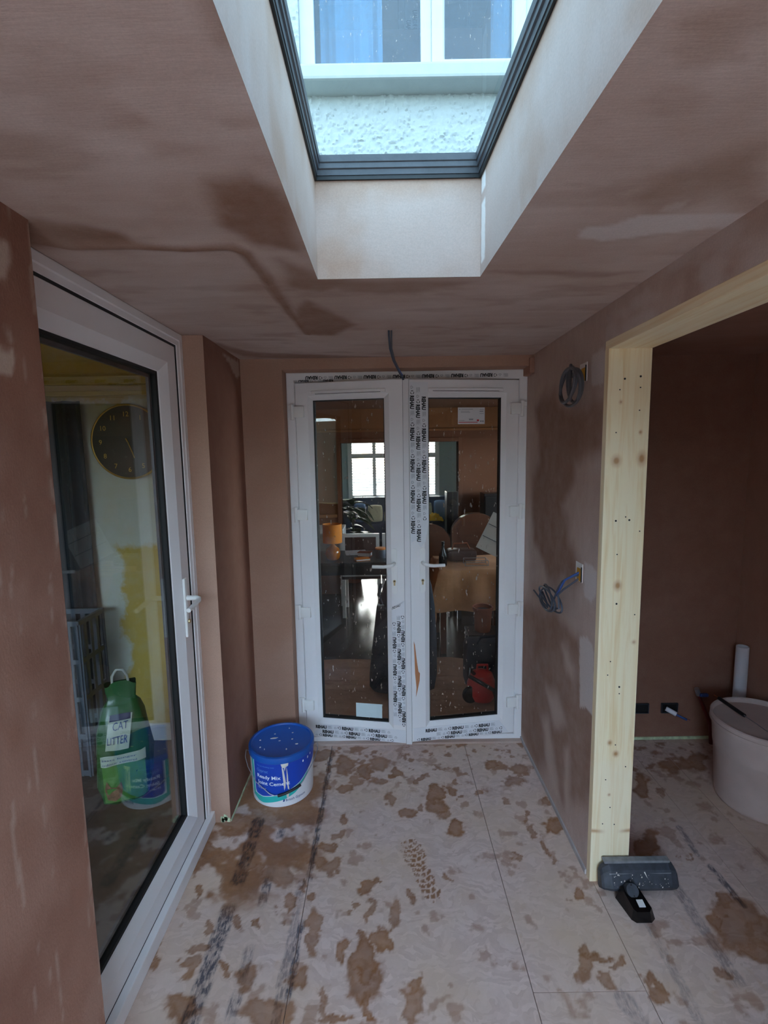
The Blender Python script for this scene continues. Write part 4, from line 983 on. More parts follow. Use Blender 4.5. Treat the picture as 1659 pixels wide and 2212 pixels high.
skin(lambda t: .222, blue_b2, -58, 100, .0009, 80).build('blue_panel', M['label_blue'], bk, smooth_=True)
def wrap(deg0, z0, dr=.0014): return lambda a, b: bpt(deg0+math.degrees(a/.148), z0+b, dr)
wt = MB()
put_text(wt, 'Ready Mix', wrap(-50, .142), .0175, .118, .018); put_text(wt, 'Joint Cement', wrap(-50, .112), .0175, .158, .018)
put_text(wt, '13 Litres', wrap(-50, .088), .0105, .046, .01)
wt.build('lettering', M['white_print'], bk)
w2 = MB(); put_text(w2, 'Gyproc', wrap(-50, .172), .0155, .060, 0.0); put_text(w2, '| For pro finishing coats', wrap(-50, .199), .006, .09, 0.0); w2.build('pale_lettering', M['pale_print'], bk)
w3 = MB(); put_text(w3, 'British Gypsum', wrap(3, .030), .0125, .098, 0.006)
w3.add([bpt(-2.5, .030, .0014), bpt(.4, .030, .0014), bpt(1.5, .041, .0014), bpt(-1.2, .041, .0014)], [(0,1,2,3)]); w3.build('navy_lettering', M['navy_print'], bk)
ic = MB()
for t, z, s_ in ((38, .198, .006), (50, .2, .007), (58, .206, .006)):
    ic.add([bpt(t+math.degrees(s_*.7*math.cos(2*PI*k/8)/.148), z+s_*math.sin(2*PI*k/8), .0014) for k in range(8)], [tuple(range(8))])
ic.build('icons', M['white_print'], bk)['kind'] = 'stuff'
dp = MB()
for pts in ([(-4,.222),(10,.222),(9,.205),(5,.200),(3,.18),(1,.205),(-1,.195)], [(-2,.20),(1,.19),(4,.13),(3,.10),(1,.085),(0,.12)], [(6,.205),(8,.16),(9,.10),(10,.085),(7,.09),(6,.13)], [(4,.066),(9,.066),(8,.045),(5,.048)]):
    n = len(pts); c_ = (sum(p[0] for p in pts)/n, sum(p[1] for p in pts)/n)
    dp.add([bpt(c_[0], c_[1], .0030)]+[bpt(a, b, .0017) for a, b in pts], [(0, 1+i, 1+(i+1) % n) for i in range(n)])
dp.build('cement_drip', M['cement'], bk)
hd = [bpt(t, z, d_) for t, z, d_ in ((-95,.205,.006),(-93,.215,.016),(-88,.19,.022),(-75,.160,.016),(-50,.118,.012),(-24,.078,.011),(-16,.071,.011),(-9,.071,.011),(28,.094,.011),(34,.104,.011),(62,.160,.014),(80,.19,.022),(87,.215,.018),(88,.205,.006))]
bail = MB().tube(hd, .0019, 8).build('bail', M['wire_steel'], bk, smooth_=True)
MB().tube([bpt(t, .071+.023*(t+9)/37, .0118) for t in np.linspace(-10, 29, 9)], .0062, 12).build('grip', M['grip_black'], bail, smooth_=True)
# ================================================================== plastering TUB in the utility room
TX, TY = 1.688, 2.05
tb = thing('mixing_tub', 'big dusty white plastic mixing tub standing in the utility room', 'tub', (TX, TY, 0))
MB().lathe([(0,.0),(.160,.0),(.168,.006),(.172,.02),(.186,.24),(.188,.243),(.1895,.25),(.199,.372),(.2035,.374),(.2045,.392),(.200,.396),(.195,.392),(.193,.374),(.183,.25),(.166,.02),(0,.016)], seg=80).build('body', M['tub_plastic'], tb, smooth_=True)
MB().lathe([(.1905,.355),(.2045,.357),(.2065,.362),(.2055,.372),(.199,.373)], seg=80).build('rim_band', M['tub_plastic'], tb, smooth_=True)
MB().lathe([(0,.062),(.08,.066),(.15,.060),(.1695,.056)], seg=60).build('plaster_residue', M['tub_mix'], tb, smooth_=True)
# mixing stick with black grip across the tub rim
stt = thing('wire_brush_tool', 'thin rod with a black grip lying across the white tub rim', 'tool', (1.60, 2.10, .4))
a0 = Vector((-.004,.125,.0085)); a1 = Vector((.010,-.235,.0085))
P = lambda t: a0+(a1-a0)*t
MB().tube([P(0.02), P(.46)], .0085, 10).build('grip', M['grip_black'], stt, smooth_=True)
MB().tube([P(.45), P(1.0)], .0022, 8).build('rod', M['wire_steel'], stt, smooth_=True)
MB().tube([P(-.07), P(.03)], .0018, 6).build('tip', M['copper'], stt)
# waste pipe
pp = thing('waste_pipe', 'white plastic waste pipe standing up behind the tub', 'pipe', (1.862, 2.44, 0))
MB().lathe([(.0295,.0),(.0295,.572),(.0262,.574),(.0262,.02),(.0,.02)], seg=40).build('pipe_body', M['pipe_white'], pp, smooth_=True)
# copper / red water pipe with valve
rp_ = thing('water_pipe', 'dark red upright pipe with a blue lever valve near the tub', 'pipe', (1.735, 2.49, 0))
MB().tube([(.03,0,0), (.012,-.01,.12), (-.075,-.03,.30)], .0095, 12).build('pipe_body', M['pipe_red'], rp_, smooth_=True)
vv = MB(); vv.tube([(-.074,-.03,.298), (-.09,-.034,.336)], .012, 12); vv.build('valve', M['wire_steel'], rp_, smooth_=True)
MB().box(-.078, -.034, -.052, -.034, .296, .312, .004).build('valve_lever', M['wire_blue'], rp_)
# metal socket boxes on the utility wall
def metal_box(x, label, wires):
    t = thing('socket_box', label, 'socket box', (x, 2.54, .185), group='metal socket boxes low on the utility wall')
    MB().ring(-.045, .045, -.028, .028, [(0,.0),(0,-.010),(.004,-.010),(.004,.0)]).build('box_rim', M['box_metal'], t)
    MB().box(-.041, .041, -.003, -.0005, -.024, .024).build('box_back', M['gasket'], t)
    if wires:
        MB().tube([(-.02,-.01,.005), (-.012,-.05,.0), (.03,-.075,-.018), (.05,-.08,-.026)], .006, 8).build('cable', M['wire_blue'], t, smooth_=True)
        MB().tube([(-.035,-.03,.012), (.005,-.06,-.006)], .0125, 10).build('tape', M['pipe_white'], t, smooth_=True)
        for k in range(3): MB().tube([(.045,-.079,-.024), (.066+.004*k,-.084+.006*k,-.024-.007*k)], .0016, 6).build('wire_core', (M['copper'], M['wire_blue'], M['copper'])[k], t)
    return t
metal_box(1.395, 'dark metal socket box half hidden by the pine post', False)
metal_box(1.555, 'dark metal socket box with taped blue cable hanging out', True)

# ================================================================== vacuum floor head at the post
vh = thing('floor_nozzle', 'dusty black vacuum cleaner nozzle leaning at the pine post', 'vacuum nozzle', (0.905, 1.60, 0))
hb_ = MB()
sec = [(.030,.006),(.012,.0),(-.020,.022),(-.026,.036),(-.004,.088),(.012,.100),(.030,.102),(.038,.094)]
def hp_(a, b, x, k): return (x, a*k+.004*(1-k), b*k+.03*(1-k))
xs = [(-.140,.62),(-.132,.80),(-.105,1.0),(.0,1.02),(.110,1.0),(.130,.86),(.138,.66)]
V = [hp_(a, b, x, k) for x, k in xs for a, b in sec]; n = len(sec)
F = [(i*n+j, i*n+(j+1) % n, (i+1)*n+(j+1) % n, (i+1)*n+j) for i in range(len(xs)-1) for j in range(n)]+[tuple(range(n-1, -1, -1)), tuple((len(xs)-1)*n+j for j in range(n))]
hb_.add(V, F); hb_.build('head_body', M['dusty_black'], vh)
MB().box(-.122, .118, .012, .036, .100, .110, .003).build('bumper_strip', M['dust_grey'], vh)
MB().box(-.112, .112, -.0085, .002, .074, .080, .002, M=Matrix.Rotation(math.radians(0), 4, 'X')).build('groove_rib', M['dust_grey'], vh)
nk = MB()
nv = [(-.098,-.028,.004),(-.018,-.028,.004),(.0,-.110,.004),(-.018,-.124,.004),(-.070,-.124,.004),(-.082,-.112,.004)]
nt_ = [(-.082,-.032,.052),(-.022,-.032,.052),(-.010,-.104,.040),(-.022,-.116,.037),(-.066,-.116,.037),(-.074,-.106,.040)]
nk.add(nv+nt_, [(5,4,3,2,1,0),(6,7,8,9,10,11)]+[(i, (i+1) % 6, 6+(i+1) % 6, 6+i) for i in range(6)])
nk.build('neck', M['gloss_black'], vh)
sk = MB(); cs_ = Vector((-.052,-.048,.052)); ax_ = Vector((0,-.75,.66)).normalized()
sk.tube([cs_-ax_*.02, cs_+ax_*.012, cs_+ax_*.0125, cs_+ax_*.001], [.021,.021,.0145,.0145], 24, caps=False); sk.build('socket', M['dusty_black'], vh, smooth_=True)
MB().tube([cs_-ax_*.004, cs_+ax_*.002], .0145, 20).build('socket_bore', M['underlay'], vh)
Ms = Matrix.Translation((-.040,-.090,.0435)) @ Matrix.Rotation(math.radians(9.5), 4, 'X')
MB().box(-.011, .011, -.012, .012, -.0015, .0012, M=Ms).build('sticker', M['sticker'], vh)
spk = MB()
for k in range(40):
    x_ = random.uniform(-.10, .10); t = random.uniform(0.05, .95)
    y_ = -.026+(.022)*t; z_ = .036+.052*t; s_ = random.uniform(.0008, .0028)
    spk.add([(x_-s_, y_-.0045, z_), (x_, y_-.0045, z_+s_*1.6), (x_+s_, y_-.0045, z_), (x_, y_-.0045, z_-s_*1.2)], [(0,1,2,3)])
spk.add([(.012,-.0075,.084),(.016,-.0085,.086),(.022,-.016,.068),(.030,-.020,.058),(.020,-.0155,.070)], [(0,1,2,3,4)])
spk.build('plaster_specks', M['cement'], vh)

# ================================================================== cables and back boxes on the right wall
def back_box(y, z, label, hh):
    t = thing('back_box', label, 'socket box', (XR, y, z), group='open back boxes on the right wall')
    MB().box(-.0022, .0005, -.024, .040, -hh, hh, .0005).build('plaster_cutout', M['box_white'], t)
    MB().box(-.006, -.0015, -.020, .020, -.032, .016, .002).build('box_back', M['box_yellow'], t)
    MB().box(-.0065, -.0015, -.022, -.018, -.034, .024, .001).build('box_side', M['gasket'], t)
    return t
back_box(1.836, 1.888, 'yellow and white open back box high on the right wall', .034)
back_box(1.818, 1.140, 'yellow and white open back box halfway down the right wall', .036)
def coil(name, label, start, c, ry, rz, mat, turns, r_, tail, seed):
    rnd = random.Random(seed); t = thing(name, label, 'cable', (XR-.05, c[0], c[1]), group='loose cable coils on the right wall')
    P = [(XR-.004, start[0], start[1])]
    P.append((XR-.05, start[0]+.25*(c[0]-start[0]), start[1]+.3*(c[1]+rz*.6-start[1])))
    N = int(turns*26)
    for k in range(N+1):
        a = math.radians(40)-2*PI*k/26; j = 1+.10*math.sin(k*.31+seed)+.05*math.sin(k*.13*seed)
        P.append((XR-.055-.018*math.sin(k*.17)-.012*math.cos(a), c[0]-ry*j*math.cos(a), c[1]+rz*j*math.sin(a)))
    for q in tail: P.append(q)
    # resample with a Catmull-Rom pass
    Q = []
    for i in range(len(P)-1):
        p0, p1, p2, p3 = [Vector(P[min(max(j, 0), len(P)-1)]) for j in (i-1, i, i+1, i+2)]
        for s in range(3):
            u = s/3; Q.append(.5*((2*p1)+(p2-p0)*u+(2*p0-5*p1+4*p2-p3)*u*u+(3*p1-p0-3*p2+p3)*u**3))
    Q.append(Vector(P[-1])); Q = [q-Vector((XR-.05, c[0], c[1])) for q in Q]
    MB().tube(Q, r_, 8).build('cable_sheath', mat, t, smooth_=True); return t
u1 = coil('cable_coil', 'dark grey cable coil hanging from the upper back box', (1.835,1.875), (1.823,1.838), .105, .062, M['cable_grey'], 3.3, .0058, [(XR-.07,1.79,1.90),(XR-.075,1.77,1.89)], 3)
u2 = coil('cable_coil', 'blue grey cable coil hanging from the lower back box', (1.818,1.13), (2.000,.985), .125, .040, M['cable_dark'], 3.6, .0038, [(XR-.06,2.0,.945),(XR-.06,2.19,.965)], 5)
MB().tube([(.046,-.182,.155), (0.0,-.16,.12), (-.01,-.13,.07), (-.006,-.09,.04)], .0042, 8).build('second_core', M['wire_blue'], u2, smooth_=True)
MB().tube([(.046,-.180,.13), (.0,-.15,.08), (-.01,-.12,.05), (-.012,-.14,.0), (-.012,-.06,-.03)], .0038, 8).build('third_core', M['cable_dark'], u2, smooth_=True)
# ceiling cable
cc = thing('ceiling_cable', 'thin dark cable hanging from the ceiling before the french doors', 'cable', (0.032, 1.95, ZC))
MB().tube([(-.004,0,.01), (-.004,.0,-.015), (.0,.03,-.06), (.014,.07,-.10), (.040,.11,-.142), (.056,.13,-.166)], .0042, 8).build('cable_sheath', M['cable_dark'], cc, smooth_=True)
MB().tube([(.006,0,.01), (.006,.0,-.015), (.006,.03,-.06), (.018,.07,-.098), (.036,.10,-.128)], .0036, 8).build('second_core', M['cable_grey'], cc, smooth_=True)
MB().tube([(.034,.10,-.128), (.050,.125,-.150)], .0044, 8).build('blue_tip', M['wire_blue'], cc)

# ================================================================== KITCHEN things behind the side door
ck = thing('wall_clock', 'round black wall clock with thin gold rim on the patchy yellow wall', 'clock', (-1.345, HY-.002, 1.688))
CR = .192
def disc(mb, r0, y0, y1, seg=64):
    mb.prism([(r0*math.cos(2*PI*k/seg), r0*math.sin(2*PI*k/seg)) for k in range(seg)], lambda a, b: (a, y0, b), lambda a, b: (a, y1, b))
    return mb
disc(MB(), CR-.004, -.030, 0.0).build('clock_face', M['clock_face'], ck)
MB().tube([(CR*math.cos(2*PI*k/72), -.026, CR*math.sin(2*PI*k/72)) for k in range(72)], .006, 8, closed=True).build('rim', M['gold'], ck, smooth_=True)
for k in range(12):
    a = PI/2-2*PI*(k+1)/12; s_ = str(k+1); V, _ = text2d(s_, 0.0); w_ = V[:, 0].max()*.026
    mb = MB(); put_text(mb, s_, lambda p, q: (.145*math.cos(a)-w_/2+p, -.0312, .145*math.sin(a)-.013+q), .026, None, 0.0); mb.build('numeral', M['gold'], ck)
MB().tube([(0,-.033,0), (.030,-.033,-.085)], .0028, 6).build('hand', M['gold'], ck); MB().tube([(0,-.035,0), (-.008,-.035,.018)], .0035, 6).build('hand', M['gold'], ck)
# dark doorway with curtain
dc = MB(); xs = np.linspace(-2.3, -1.575, 70); V = []
for z in (0.012, 1.90): V += [(float(x), HY-.05+.016*math.sin(x*58)+.008*math.sin(x*117+2), z) for x in xs]
V += [(a, b+.004, c) for a, b, c in V]
dc.add(V, [(i, i+1, 71+i, 70+i) for i in range(69)]+[(140+i, 141+i, 211+i, 210+i) for i in range(69)])
tag(dc.build('door_curtain', M['dark_curtain'], smooth_=True), 'dark grey curtain hanging left of the round clock', 'curtain')
# plastic crate
cr_ = thing('plastic_crate', 'tall grey slotted plastic crate standing in front of the dark curtain', 'crate', (-1.66, 2.40, 0))
fm_ = MB(); Wc, Hc = .30, .80
for yy in (-.10, .10):
    for k in range(5): fm_.box(-Wc/2, Wc/2, yy-.004, yy+.004, .02+k*(Hc-.02)/4-.012, .02+k*(Hc-.02)/4+.012)
    for k in range(7): fm_.box(-Wc/2+k*Wc/6-.012, -Wc/2+k*Wc/6+.012, yy-.0035, yy+.0035, 0, Hc)
for xx in (-Wc/2, Wc/2):
    for k in range(5): fm_.box(xx-.004, xx+.004, -.10, .10, .02+k*(Hc-.02)/4-.012, .02+k*(Hc-.02)/4+.012)
    for k in range(5): fm_.box(xx-.0035, xx+.0035, -.10+k*.05-.010, -.10+k*.05+.010, 0, Hc)
fm_.box(-Wc/2, Wc/2, -.10, .10, 0, .008)
fm_.build('slotted_sides', M['crate_grey'], cr_); MB().ring(-Wc/2-.01, Wc/2+.01, 0, .22, [(0,0),(0,.02),(.016,.02),(.016,0)], Matrix(((1,0,0,0),(0,0,1,-.11),(0,1,0,Hc-.005),(0,0,0,1)))).build('rim', M['crate_grey'], cr_)
# green bag of cat litter
bg_ = thing('litter_bag', 'green plastic bag of cat litter with a clear handle on the kitchen floor', 'bag', (-1.25, 2.16, 0))
yaw_b = math.radians(24)
bg_.rotation_euler = (0, 0, yaw_b)
lv_ = [(.0,.075,.055),(.02,.100,.075),(.10,.114,.085),(.22,.118,.085),(.34,.108,.075),(.42,.092,.055),(.465,.074,.030),(.49,.058,.016),(.54,.062,.010),(.562,.066,.007)]
nS = 40; V = []
def bag_pt(t, z, hx, hy):
    c, s = math.cos(t), math.sin(t); e = 2/3.2
    x = hx*math.copysign(abs(c)**e, c); y = hy*math.copysign(abs(s)**e, s)
    wr = 1+.05*math.sin(5*t+z*30)+.03*math.sin(9*t-z*55)
    return (x*wr+.05*(z-.25)*0.3, y*wr, z+(.012*math.sin(3*t) if z > .5 else 0))
for z, hx, hy in lv_: V += [bag_pt(2*PI*k/nS, z, hx, hy) for k in range(nS)]
F = [(i*nS+k, i*nS+(k+1) % nS, (i+1)*nS+(k+1) % nS, (i+1)*nS+k) for i in range(len(lv_)-1) for k in range(nS)]+[tuple(range(nS-1, -1, -1)), tuple((len(lv_)-1)*nS+k for k in range(nS))]
MB().add(V, F).build('bag_body', M['bag_green'], bg_, smooth_=True)
def bag_front(x, z, d_=.003):
    hx = np.interp(z, [q[0] for q in lv_], [q[1] for q in lv_]); hy = np.interp(z, [q[0] for q in lv_], [q[2] for q in lv_])
    c = max(-1, min(1, x/hx)); c = math.copysign(abs(c)**1.6, c); t = -math.acos(c); p = bag_pt(t, z, hx, hy)
    return (x, p[1]*1.0-d_, z)
def bag_patch(x0, x1, z0, z1, d_, sh=0.0, n=10, mat='bag_label', name='label'):
    mb = MB(); V = [bag_front(x0+(x1-x0)*i/n+sh*(z0+(z1-z0)*j/n-z0), z0+(z1-z0)*j/n, d_) for j in range(n+1) for i in range(n+1)]
    mb.add(V, [(j*(n+1)+i, j*(n+1)+i+1, (j+1)*(n+1)+i+1, (j+1)*(n+1)+i) for j in range(n) for i in range(n)]); return mb.build(name, M[mat], bg_, smooth_=True)
bag_patch(-.088, .088, .03, .22, .010, 0, mat='bag_light', name='light_panel')
bag_patch(-.070, .026, .285, .435, .012, .15, mat='bag_label', name='label')
bag_patch(-.092, .092, .215, .262, .013, .0, mat='bag_label', name='band')
bag_patch(-.046, .040, .412, .438, .0145, .1, mat='bag_navy', name='brand_panel')
tx = MB()
put_text(tx, 'CAT', lambda p, q: bag_front(-.035+p+.1*q, .375+q, .016), .034, .062, .0); put_text(tx, 'LITTER', lambda p, q: bag_front(-.060+p+.1*q, .315+q, .016), .036, .082, .0)
for k in range(2): put_text(tx, ('lasts longer', 'odour control')[k], lambda p, q: bag_front(-.085+p, .242-.019*k+q, .0165), .009, .14, .0)
tx.build('lettering', M['navy_print'], bg_)['kind'] = 'stuff'
ct = MB()
ear = [(-.075,.05),(-.085,.10),(-.074,.145),(-.058,.115),(-.035,.112),(-.015,.135),(-.010,.10),(-.018,.06),(-.045,.036)]
ct.add([bag_front(a, b, .0135) for a, b in ear], [tuple(range(len(ear)))]); ct.build('animal_print', M['print_brown'], bg_)
MB().tube([(-.030,-.0,.56), (-.028,-.006,.60), (-.008,-.010,.632), (.018,-.010,.628), (.034,-.006,.595), (.036,0,.56)], .006, 8).build('carry_handle', M['clear_plastic'], bg_, smooth_=True)

# ================================================================== DINING ROOM things beyond the french doors
# table under the window-side wall
tt_ = thing('side_table', 'black wooden table with lamp and papers in the dining room', 'table', (-0.34, 4.75, DZ))
MB().box(-.42, .42, -.30, .30, .715, .75, .005).build('tabletop', M['black_wood'], tt_)
for a, b in ((-.38,-.26),(.38,-.26),(-.38,.26),(.38,.26)): MB().box(a-.025, a+.025, b-.025, b+.025, 0, .715, .003).build('leg', M['black_wood'], tt_)
MB().box(-.36, .36, -.255, -.24, .62, .715).build('apron', M['black_wood'], tt_)
TZ = DZ+.75
lp = thing('table_lamp', 'table lamp with orange drum shade and amber glass base', 'lamp', (-0.505, 4.62, TZ))
MB().lathe([(.092,.165),(.092,.345),(.090,.345),(.090,.165)], seg=48).build('lamp_shade', M['orange_shade'], lp, smooth_=True)
MB().lathe([(0,0),(.05,0),(.066,.015),(.074,.06),(.062,.105),(.030,.13),(.014,.15),(.012,.20),(0,.20)], seg=40).build('base', M['amber_glass'], lp, smooth_=True)
def flat_box(name, label, cat, x, y, w_, d_, h_, rz, mat, z=TZ, group=None):
    t = thing(name, label, cat, (x, y, z), rz, group)
    MB().box(-w_/2, w_/2, -d_/2, d_/2, 0, h_*.2, .001).build('bottom_cover', M[mat], t); MB().box(-w_/2+.004, w_/2-.004, -d_/2+.004, d_/2-.004, h_*.2, h_*.85).build('pages', M['sticker'], t); MB().box(-w_/2, w_/2, -d_/2, d_/2, h_*.85, h_, .001).build('top_cover', M[mat], t); return t
flat_box('notebook', 'orange notebook lying flat near the table edge', 'book', -.22, 4.56, .14, .10, .02, .3, 'orange_shade', group='books on the dining room table')
flat_box('notebook', 'tilted orange book behind the flat notebook on the table', 'book', -.20, 4.72, .13, .09, .05, -.25, 'terracotta', group='books on the dining room table')
flat_box('paper_stack', 'stack of white papers on the black table', 'paper', -.30, 4.88, .21, .15, .02, .15, 'sticker')
jr = thing('jar', 'grey jar with orange lid near the end of the black table', 'jar', (-.04, 4.66, TZ))
MB().lathe([(0,0),(.05,0),(.055,.01),(.055,.075),(.05,.085),(0,.085)], seg=32).build('body', M['crate_grey'], jr, smooth_=True); MB().lathe([(0,.086),(.056,.086),(.056,.10),(0,.102)], seg=32).build('lid', M['orange_shade'], jr, smooth_=True)
def chair(x, y, rz, label, back):
    t = thing('dining_chair', label, 'chair', (x, y, DZ), rz, 'white framed dining chairs')
    MB().box(-.21, .21, -.20, .20, .42, .46, .01).build('seat', M['brown_leather'], t)
    MB().ring(-.20, .20, .46, .92, [(0,.19),(0,.225),(.035,.225),(.035,.19)]).build('back_frame', M['white_gloss'], t)
    MB().box(-.165, .165, .197, .217, .52, .885, .006).build('backrest', M[back], t)
    for a, b in ((-.19,-.18),(.19,-.18),(-.19,.2),(.19,.2)): MB().box(a-.018, a+.018, b-.018, b+.018, 0, .42).build('leg', M['white_gloss'], t)
chair(-.26, 5.30, PI, 'white framed chair with dark brown back behind the table', 'brown_leather')
chair(.17, 5.30, PI, 'white framed chair with lighter brown back beside the opening', 'wood_mid')
wd = thing('white_desk', 'white desk standing behind the orange lamp', 'desk', (-.70, 5.72, DZ))
MB().box(-.22, .22, -.22, .22, .86, .90, .004).build('desktop', M['white_gloss'], wd); MB().box(-.22, -.18, -.21, .21, 0, .86).build('side_panel', M['white_gloss'], wd); MB().box(.18, .22, -.21, .21, 0, .86).build('side_panel', M['white_gloss'], wd); MB().box(-.18, .18, .18, .2, .3, .86).build('back_panel', M['white_gloss'], wd)
# plant in the opening
pl_ = thing('potted_plant', 'leafy green plant at the left of the opening', 'plant', (-.44, 6.62, DZ))
MB().lathe([(0,.0),(.10,0),(.14,.26),(.15,.28),(.135,.28),(.125,.24),(0,.24)], seg=36).build('pot', M['terracotta'], pl_, smooth_=True)
rnd = random.Random(4)
MB().tube([(0,0,.24), (.01,0,.6), (0,.01,.95)], .014, 8).build('stem', M['leaf_green'], pl_)
for k in range(44):
    a = rnd.uniform(0, 2*PI); z0 = rnd.uniform(.45, 1.15); L = rnd.uniform(.20, .36); wd_ = rnd.uniform(.045, .085); el = rnd.uniform(.1, .9)
    V = []
    for i in range(7):
        t = i/6; rr = L*t; zz = z0+L*(el*t-.9*t*t*.8); w_ = wd_*math.sin(PI*min(1, t*.93+.07))**.8
        dx, dy = math.cos(a), math.sin(a)
        V += [(dx*rr-dy*w_, dy*rr+dx*w_, zz), (dx*rr, dy*rr, zz-.012), (dx*rr+dy*w_, dy*rr-dx*w_, zz)]
    MB().add(V, [(i*3+j, i*3+j+1, (i+1)*3+j+1, (i+1)*3+j) for i in range(6) for j in range(2)]).build('leaf', M['leaf_green'], pl_, smooth_=True)
# sofa with cushions and throw
sf = thing('sofa', 'navy fabric sofa beneath the shuttered window', 'sofa', (.28, 9.75, DZ))
MB().box(-.95, 1.05, -.40, .40, .10, .42, .04).build('seat_base', M['navy_fabric'], sf, smooth_=True); MB().box(-.95, 1.05, .22, .45, .30, .88, .05).build('backrest', M['navy_fabric'], sf, smooth_=True)
MB().box(-1.08, -.92, -.42, .42, .10, .64, .05).build('armrest', M['navy_fabric'], sf, smooth_=True); MB().box(1.0, 1.16, -.42, .42, .10, .64, .05).build('armrest', M['navy_fabric'], sf, smooth_=True)
for a in (-.9, 1.0):
    for b in (-.35, .35): MB().box(a-.02, a+.02, b-.02, b+.02, 0, .10).build('foot', M['black_wood'], sf)
def cushion(x, y, z, w_, h_, th, rz, tilt, mat, label):
    n = 12; V = []
    for s_ in (-1, 1):
        for j in range(n+1):
            for i in range(n+1):
                u = i/n*2-1; v = j/n*2-1; b = max(0, (1-u**4)*(1-v**4))**.5; p = 1-.10*(u*u*v*v)
                V.append((u*w_/2*p, s_*th/2*b, v*h_/2*p+h_/2))
    m_ = (n+1)**2; F = [(q*m_+j*(n+1)+i, q*m_+j*(n+1)+i+1, q*m_+(j+1)*(n+1)+i+1, q*m_+(j+1)*(n+1)+i) for q in range(2) for j in range(n) for i in range(n)]
    o = MB().add(V, F).build('cushion', M[mat], None, True, (x, y, z), (tilt, 0, rz)); return tag(o, label, 'cushion', 'cushions on the navy sofa')
cushion(-.18, 9.50, DZ+.43, .30, .34, .14, .1, -.2, 'cream_fabric', 'cream cushion propped up at the left of the navy sofa')
cushion(.12, 9.48, DZ+.43, .26, .22, .12, -.1, -.2, 'cream_fabric', 'small cream cushion slumped beside the taller cream one')
cushion(-.48, 9.50, DZ+.43, .24, .38, .13, .1, -.2, 'blue_fabric', 'light blue cushion at the left end of the navy sofa')
cushion(.80, 9.68, DZ+.43, .32, .36, .13, 0, -.2, 'cream_fabric', 'pale cushion behind the mustard throw')
cushion(1.13, 9.68, DZ+.43, .28, .40, .13, 0, -.2, 'blue_fabric', 'light blue cushion at the right end of the navy sofa')
th = MB(); V = []; n = 18
for j in range(n+1):
    for i in range(n+1):
        u = i/n; v = j/n; V.append((.78+.36*u, 9.24+.26*v, DZ+.47+.13*math.sin(PI*u)*math.sin(PI*v)+.03*math.sin(u*19)*math.sin(v*13)))
th.add(V, [(j*(n+1)+i, j*(n+1)+i+1, (j+1)*(n+1)+i+1, (j+1)*(n+1)+i) for j in range(n) for i in range(n)])
tag(th.build('throw', M['mustard'], smooth_=True), 'rumpled mustard throw on the right of the sofa', 'throw')
# shuttered window of the front room
win3 = thing('window_3', 'white shuttered window of the front room', None); win3['kind'] = 'structure'
MB().ring(FX0-.08, FX1+.08, FZ0-.06, FZ1+.06, [(0,FY-.03),(0,FY+.01),(.09,FY+.01),(.09,FY-.03)]).build('window_frame', M['white_gloss'], win3)
MB().box(FX0-.12, FX1+.12, FY-.14, FY+.02, FZ0-.10, FZ0-.05, .008).build('window_sill', M['white_gloss'], win3)
for k in range(1, 3): MB().box(FX0+(FX1-FX0)*k/3.7-.035+(.02 if k > 1 else 0), FX0+(FX1-FX0)*k/3.7+.035, FY-.03, FY+.02, FZ0, FZ1).build('mullion', M['white_gloss'], win3)
MB().box(.80, .86, FY-.03, FY+.02, FZ0, FZ1).build('mullion', M['white_gloss'], win3)
MB().box(FX0, FX1, FY-.031, FY+.019, 1.555, 1.625).build('mid_rail', M['white_gloss'], win3)
sl_ = MB()
for k in range(24):
    z = FZ0+.03+k*.058
    sl_.box(FX0+.01, FX1-.01, -.030, .030, -.004, .004, 0, Matrix.Translation((0, FY-.002, z)) @ Matrix.Rotation(math.radians(32), 4, 'X'))
o = sl_.build('slats', M['white_gloss'], win3); o['kind'] = 'stuff'
MB().box(FX0, FX1, FY+.14, FY+.145, FZ0, FZ1).build('pane', M['glass_plain'], win3)
# tall black speaker at the right side of the opening
sk_ = thing('floor_speaker', 'tall black floor speaker at the right of the opening', 'speaker', (.785, 5.66, DZ))
MB().box(-.066, .066, -.10, .10, .02, 1.31, .006).build('cabinet', M['black_wood'], sk_); MB().box(-.085, .085, -.12, .12, 0, .02, .003).build('plinth', M['black_wood'], sk_)
for z in (.85, 1.02, 1.18): disc(MB(), .045, -.104, -.099, 28).build('driver_cone', M['gloss_black'], sk_).location = (0, 0, z)
s2 = thing('bookcase', 'dark tall cabinet against the right part of the dining room wall', 'cabinet', (1.30, 5.74, DZ))
MB().box(-.14, .14, -.13, .13, .03, 1.28, .005).build('body', M['black_wood'], s2); MB().box(-.13, .13, -.145, -.131, .06, 1.25, .003).build('door', M['black_wood'], s2); MB().box(-.15, .15, -.14, .14, 0, .03).build('plinth', M['black_wood'], s2)
# round drop-leaf table folded upright
rt = thing('round_table', 'round wooden tabletop tipped upright on its pedestal', 'table', (.47, 5.05, DZ))
disc(MB(), .22, -.012, .012, 56).build('tabletop', M['wood_mid'], rt).location = (0, 0, .80)
MB().tube([(0,.05,.03), (0,.05,.80)], .03, 16).build('pedestal', M['wood_mid'], rt, smooth_=True)
for k in range(3): MB().tube([(0,.05,.09), (.22*math.cos(2*PI*k/3+.5),.05+.22*math.sin(2*PI*k/3+.5),.016)], .016, 8).build('foot', M['wood_mid'], rt)
MB().box(-.03, .03, .012, .08, .74, .86).build('tilt_block', M['wood_mid'], rt)
